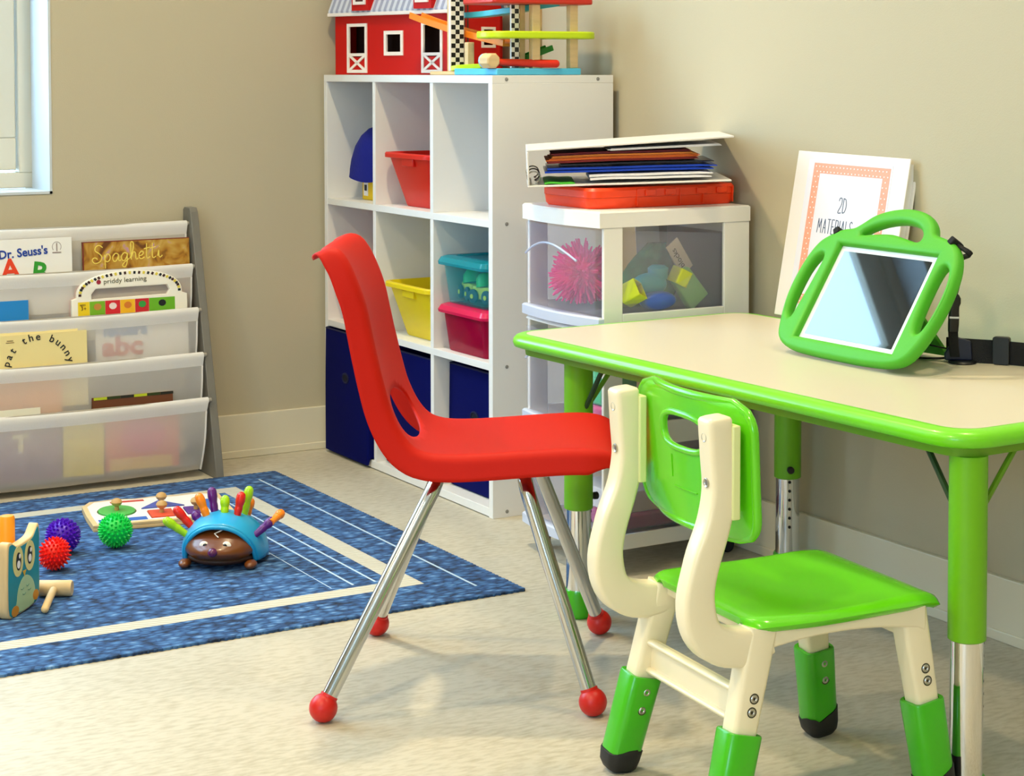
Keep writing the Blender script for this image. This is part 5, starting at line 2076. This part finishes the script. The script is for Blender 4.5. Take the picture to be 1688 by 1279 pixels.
# local: +x nose, y sideways, z up
b = nb()
rings = []
for x, w, zt_, zb_ in ((-.075, .012, .030, .018), (-.062, .052, .060, .008), (-.03, .066, .082, .004), (.01, .068, .084, .003), (.035, .064, .074, .004), (.058, .050, .056, .012), (.076, .028, .045, .024), (.086, .010, .040, .030)):
    rg = []
    for k in range(36):
        a = 2 * PI * k / 36
        cy_, sz = math.cos(a), math.sin(a)
        y = w * (abs(cy_) ** .9) * (1 if cy_ > 0 else -1)
        z = (zb_ + (zt_ - zb_) * (.42 + .58 * sz)) if sz > 0 else zb_ + (zt_ - zb_) * .42 * (1 + sz) ** .8
        rg.append((x, y, z))
    rings.append(rg)
loft(b, rings)
obj('body', b, brown, hh, smooth=70)
b = nb()


def dome(u, v):
    # u 0 rear..1 front rim ; v -1..1 left-right over the top
    x = -.080 + .118 * u
    rr = math.sqrt(max(0, 1 - ((x + .012) / .092) ** 2)) ** .8
    a = v * PI / 2 * 1.02
    y = .0755 * rr * math.sin(a)
    z = .010 + .078 * rr * max(math.cos(a), -.02) ** .85 if math.cos(a) > 0 else .010
    x2 = x + .014 * (1 - abs(v)) * u - .020 * abs(v) ** 3 * u
    return Vector((x2, y, z))


grid_shell(b, dome, 24, 36)
obj('shell', b, blue, hh, smooth=75, solid=.0055, soff=1)
b = nb()
tube(b, [dome(1, -1 + 2 * k / 36) + Vector((.001, 0, 0)) for k in range(37)], .0042, 8)
obj('shell_rim', b, blue, hh, smooth=70)
b = nb(); ball(b, (.088, 0, .040), .0092, s=(1, 1, .9), seg=20)
b2_ = nb(); ball(b2_, (-.002, 0, .016), .070, s=(1.02, .96, .225), seg=36)
obj('belly', b2_, dbrown, hh, smooth=70)
obj('nose', b, mat('hedgehog_nose', '#5a0f4a', .2, coat=.5), hh)
for sy in (-1, 1):
    b = nb(); ball(b, (.0635, sy * .021, .0465), .0088, s=(.45, 1.0, .95), seg=20)
    e_o = obj('eye', b, mat('eye_white', '#f6f2ea', .3), hh)
    b = nb(); ball(b, (.0672, sy * .0185, .0465), .0042, s=(.4, 1, 1.15), seg=14)
    obj('pupil', b, mat('pupil', '#0c0806', .2), e_o)
    b = nb(); ball(b, (.045, sy * .062, .008), .015, s=(1.2, .8, .55), seg=18)
    obj('foot', b, brown, hh)
    b = nb(); ball(b, (-.045, sy * .062, .008), .015, s=(1.2, .8, .55), seg=18)
    obj('foot', b, brown, hh)
b = nb()
tube(b, [(.056, .004, .060), (.052, -.004, .066), (.050, .006, .0705), (.046, .012, .0735)], .0014, 6)
obj('face_mark', b, mat('eye_white', '#f6f2ea', .3), hh)
pp_ = {'orange': mat('peg_orange', '#ff8a12', .3, coat=.3), 'purple': mat('peg_purple', '#5c0c78', .3, coat=.3), 'lime': mat('peg_lime', '#a6dc0c', .3, coat=.3), 'red': mat('peg_red', '#e01c0c', .3, coat=.3)}


# tip and root of every finger peg, hedgehog coordinates
PEGS = [('lime', (0.0267, -0.1012, 0.083), (0.014, -0.0608, 0.0506)),
        ('red', (0.0057, -0.0867, 0.0989), (0.0033, -0.0506, 0.0573)),
        ('purple', (-0.0262, -0.0586, 0.0824), (-0.0172, -0.0427, 0.0616)),
        ('orange', (-0.002, -0.0455, 0.123), (0.0016, -0.0243, 0.0711)),
        ('purple', (-0.0283, -0.0272, 0.1288), (-0.0189, -0.0174, 0.0708)),
        ('lime', (-0.0102, 0.0024, 0.1172), (-0.0002, 0.0031, 0.078)),
        ('red', (-0.0073, 0.0343, 0.1252), (-0.0016, 0.0235, 0.0711)),
        ('lime', (-0.0379, 0.0429, 0.1299), (-0.0272, 0.0319, 0.0672)),
        ('orange', (-0.0578, 0.0409, 0.102), (-0.0423, 0.0333, 0.0635)),
        ('purple', (0.0038, 0.0939, 0.0803), (0.016, 0.0616, 0.053)),
        ('orange', (-0.0171, 0.1072, 0.0893), (0.0057, 0.0965, 0.0808))]
for cn, tip, base in PEGS:
    p1, p0 = Vector(tip), Vector(base)
    d = (p1 - p0)
    l = d.length
    d.normalize()
    P = [p0 - d * .006, p0 + d * l * .25, p0 + d * l * .50, p0 + d * l * .62, p0 + d * l * .80, p0 + d * l * .96, p0 + d * (l + .004)]
    rad = [.0062, .0066, .0078, .0072, .0092, .0088, .0040]
    b = nb()
    tube(b, catmull(P, 3), .007, 14, radii=[rad[min(i // 3, 6)] + (rad[min(i // 3 + 1, 6)] - rad[min(i // 3, 6)]) * (i % 3) / 3 for i in range(19)])
    ball(b, P[-2], .0086, seg=14)
    obj('quill_peg', b, pp_[cn], hh, smooth=70)

# knob puzzle
MP = basis((1.133, 3.612, RZ), (.985, -.172, 0), (.172, .985, 0))
pz = thing('knob_puzzle', 'wooden shape puzzle board with knobs lying on the rug behind the hedgehog', 'puzzle', M=MP)
PW, PD = .293, .215
pl_out = [(0, 0), (PW, 0), (PW, PD * .93)] + [(PW - .02 - (PW - .04) * k / 16, PD + .004 * math.sin(k * 1.1)) for k in range(17)] + [(0, PD * .80), (-.002, PD * .4)]
b = nb(); plate(b, [pl_out], .007, .001)
obj('base_board', b, wood, pz, smooth=30)
HOLES = []


def circ(cx_, cy_, rx_, ry_, n=28):
    return [(cx_ + rx_ * math.cos(2 * PI * k / n), cy_ + ry_ * math.sin(2 * PI * k / n)) for k in range(n)]


h1 = circ(.062, .105, .040, .050)
h2 = [(.120, .020), (.172, .020), (.172, .085), (.120, .085)]
h3 = [(.110, .105), (.205, .105), (.158, .170)]
h4 = [(.195, .025), (.240, .025), (.240, .090), (.195, .090)]
b = nb(); plate(b, [pl_out, h1, h2, h3, h4], .006, .0008, M=T(0, 0, .0072))
obj('top_board', b, wood, pz, smooth=30)
b = nb()
inset = [(x * .93 + .010, y * .90 + .010) for x, y in pl_out]
plate(b, [inset, h1, h2, h3, h4], .0006, 0, M=T(0, 0, .0132))
obj('printed_sheet', b, mat('puzzle_print', '#ece6de', .5), pz, smooth=0)
b = nb()
blues = mat('puzzle_blue', '#2c62b8', .5)
for q in ((.015, .112, .014, .040), (.178, .190, .018, .095), (.245, .262, .018, .15)):
    box(b, q[0], q[1], q[2], q[3], .0139, .0143)
obj('blue_print', b, blues, pz, smooth=0)
b = nb(); box(b, .06, .13, .178, .192, .0139, .0143); 
obj('red_print', b, mat('puzzle_red', '#c8402c', .5), pz, smooth=0)
for nm, lab, poly, col in (('puzzle_piece', 'green oval puzzle piece with wooden knob', h1, mat('puzzle_green', '#4fae4c', .45)), ('puzzle_piece', 'orange-red square puzzle piece with wooden knob', h2, mat('puzzle_orange', '#e05030', .45)),
                           ('puzzle_piece', 'purple-blue triangle puzzle piece with wooden knob', h3, mat('puzzle_violet', '#4a58a8', .45)), ('puzzle_piece', 'purple rectangle puzzle piece behind the hedgehog', h4, mat('puzzle_purple', '#5a2c80', .45))):
    cx_ = sum(p[0] for p in poly) / len(poly); cy_ = sum(p[1] for p in poly) / len(poly)
    pt = thing(nm, lab, 'puzzle piece', M=MP @ T(cx_, cy_, .0074), group='pieces in the knob puzzle')
    pin = [((x - cx_) * .94, (y - cy_) * .94) for x, y in poly]
    b = nb(); plate(b, [pin], .009, .001)
    obj('shape', b, col, pt, smooth=30)
    b = nb(); lathe(b, [(0, .009), (.005, .009), (.0045, .017), (.009, .020), (.0118, .0255), (.009, .031), (.004, .0335), (0, .034)], 20)
    obj('knob', b, wood2, pt)

# owl toy
ow_o = Vector((.822, 3.096, RZ))
od = Vector((.70, .714, 0)).normalized()
owl = thing('owl_toy', 'wooden owl-shaped pounding toy with teal front at the rug edge', 'wooden toy', M=basis(ow_o, od, (0, 0, 1)))
# local x along panel, y up, z = right-hand normal (towards the viewer's right)
owl_o = [(.004, .004), (.030, 0), (.078, .002), (.104, .008), (.112, .030), (.112, .085), (.114, .118), (.112, .136), (.108, .141), (.100, .134), (.088, .124), (.060, .120), (.034, .120), (.020, .128), (.010, .130), (.004, .124), (.002, .100), (.0, .05)]
ooo = [(p.x, p.y) for p in catmull([(x, y, 0) for x, y in owl_o], 3, True)]
sx2 = [(x * .98, y) for x, y in ooo]
b = nb(); plate(b, [ooo], .018, .0025, M=T(0, 0, -.018))
obj('side_board', b, wood, owl, smooth=40)
teal_m = mat('owl_teal', '#16899c', .45)
b = nb()
ins2 = [((x - .056) * .93 + .056, (y - .068) * .94 + .067) for x, y in ooo]
prism(b, ins2, .0008, M=T(0, 0, .0001))
fp = obj('painted_face', b, teal_m, owl, smooth=0)


def disc(poly, z, ma, nm, par):
    b = nb(); prism(b, poly, .0005, M=T(0, 0, z)); return obj(nm, b, ma, par, smooth=0)


yel = mat('owl_cream', '#dfd58c', .5)
disc(circ(.036, .092, .0175, .026), .0010, yel, 'eye_patch', fp)
disc(circ(.076, .093, .0175, .026), .0010, yel, 'eye_patch', fp)
disc(circ(.037, .092, .0082, .0155), .0016, ink, 'eye_ring', fp)
disc(circ(.075, .094, .0082, .0155), .0016, ink, 'eye_ring', fp)
disc(circ(.036, .087, .0050, .0068), .0022, paper, 'eye_glint', fp)
disc(circ(.0745, .089, .0050, .0068), .0022, paper, 'eye_glint', fp)
disc(circ(.040, .1005, .0028, .0040), .0022, paper, 'eye_glint', fp)
disc(circ(.078, .1025, .0028, .0040), .0022, paper, 'eye_glint', fp)
disc([(.050, .072), (.056, .062), (.062, .072)], .0016, mat('owl_beak', '#d6a81c', .5), 'beak', fp)
bel = [(.030, .006), (.086, .008), (.092, .030), (.084, .050), (.066, .062), (.050, .060), (.036, .046), (.030, .026)]
disc([(p.x, p.y) for p in catmull([(x, y, 0) for x, y in bel], 3, True)], .0012, mat('owl_belly', '#a9c8a0', .5), 'belly_patch', fp)
b = nb()
for x, y in ((.048, .042), (.066, .044), (.054, .032), (.072, .035)):
    stroke(b, [(x - .005, y + .001), (x, y - .001), (x + .005, y + .001)], .0008, T(0, 0, .0020), n=3)
obj('feather_mark', b, mat('owl_mark', '#6a9c88', .5), fp, smooth=0)
disc(circ(.024, .010, .012, .009), .0014, mat('owl_foot', '#c8871c', .5), 'owl_foot', fp)
disc(circ(.094, .020, .010, .009), .0014, mat('owl_foot', '#c8871c', .5), 'owl_foot', fp)
b = nb()
box(b, .004, .108, .080, .100, -.135, -.018)
box(b, .004, .108, .0, .012, -.135, -.018)
obj('bench_top', b, wood, owl, bevel=.003)
b = nb(); plate(b, [ooo], .018, .0025, M=T(0, 0, -.153))
obj('side_board', b, wood, owl, smooth=40)
for (x, z) in ((.074, -.040), (.056, -.10)):
    b = nb(); lathe(b, [(0, 0), (.0125, 0), (.013, .004), (.013, .075), (.011, .079), (0, .080)], 20, M=T(x, .0805, z, rx=-90))
    pg_ = obj('pounding_peg', b, mat('owl_orange', '#ffa01c', .4), owl)
# mallet
ml = thing('toy_mallet', 'plain wooden toy mallet lying on the rug against the owl toy', 'toy hammer', (.935, 3.203, RZ))
hd_ = Vector((.86, -.50, 0))
b = nb()
lathe(b, [(0, -.030), (.0125, -.030), (.014, -.028), (.014, .028), (.0125, .030), (0, .030)], 24, M=basis((0, 0, .0142), (0, 0, 1), Vector((0, 0, 1)).cross(hd_) * -1, hd_) if False else Matrix.Translation((0, 0, .0142)) @ hd_.to_track_quat('Z', 'Y').to_matrix().to_4x4())
obj('mallet_head', b, wood, ml, smooth=40)
hv = Vector((-.42, -.905, 0)).normalized()
b = nb()
tube(b, [Vector((-.005, -.008, .0142)) + hv * 0, Vector((-.005, -.008, .0125)) + hv * .05, Vector((-.005, -.008, .0082)) + hv * .098], .0066, 16)
ball(b, Vector((-.005, -.008, .0082)) + hv * .098, .0068, seg=14)
obj('mallet_handle', b, wood, ml, smooth=60)
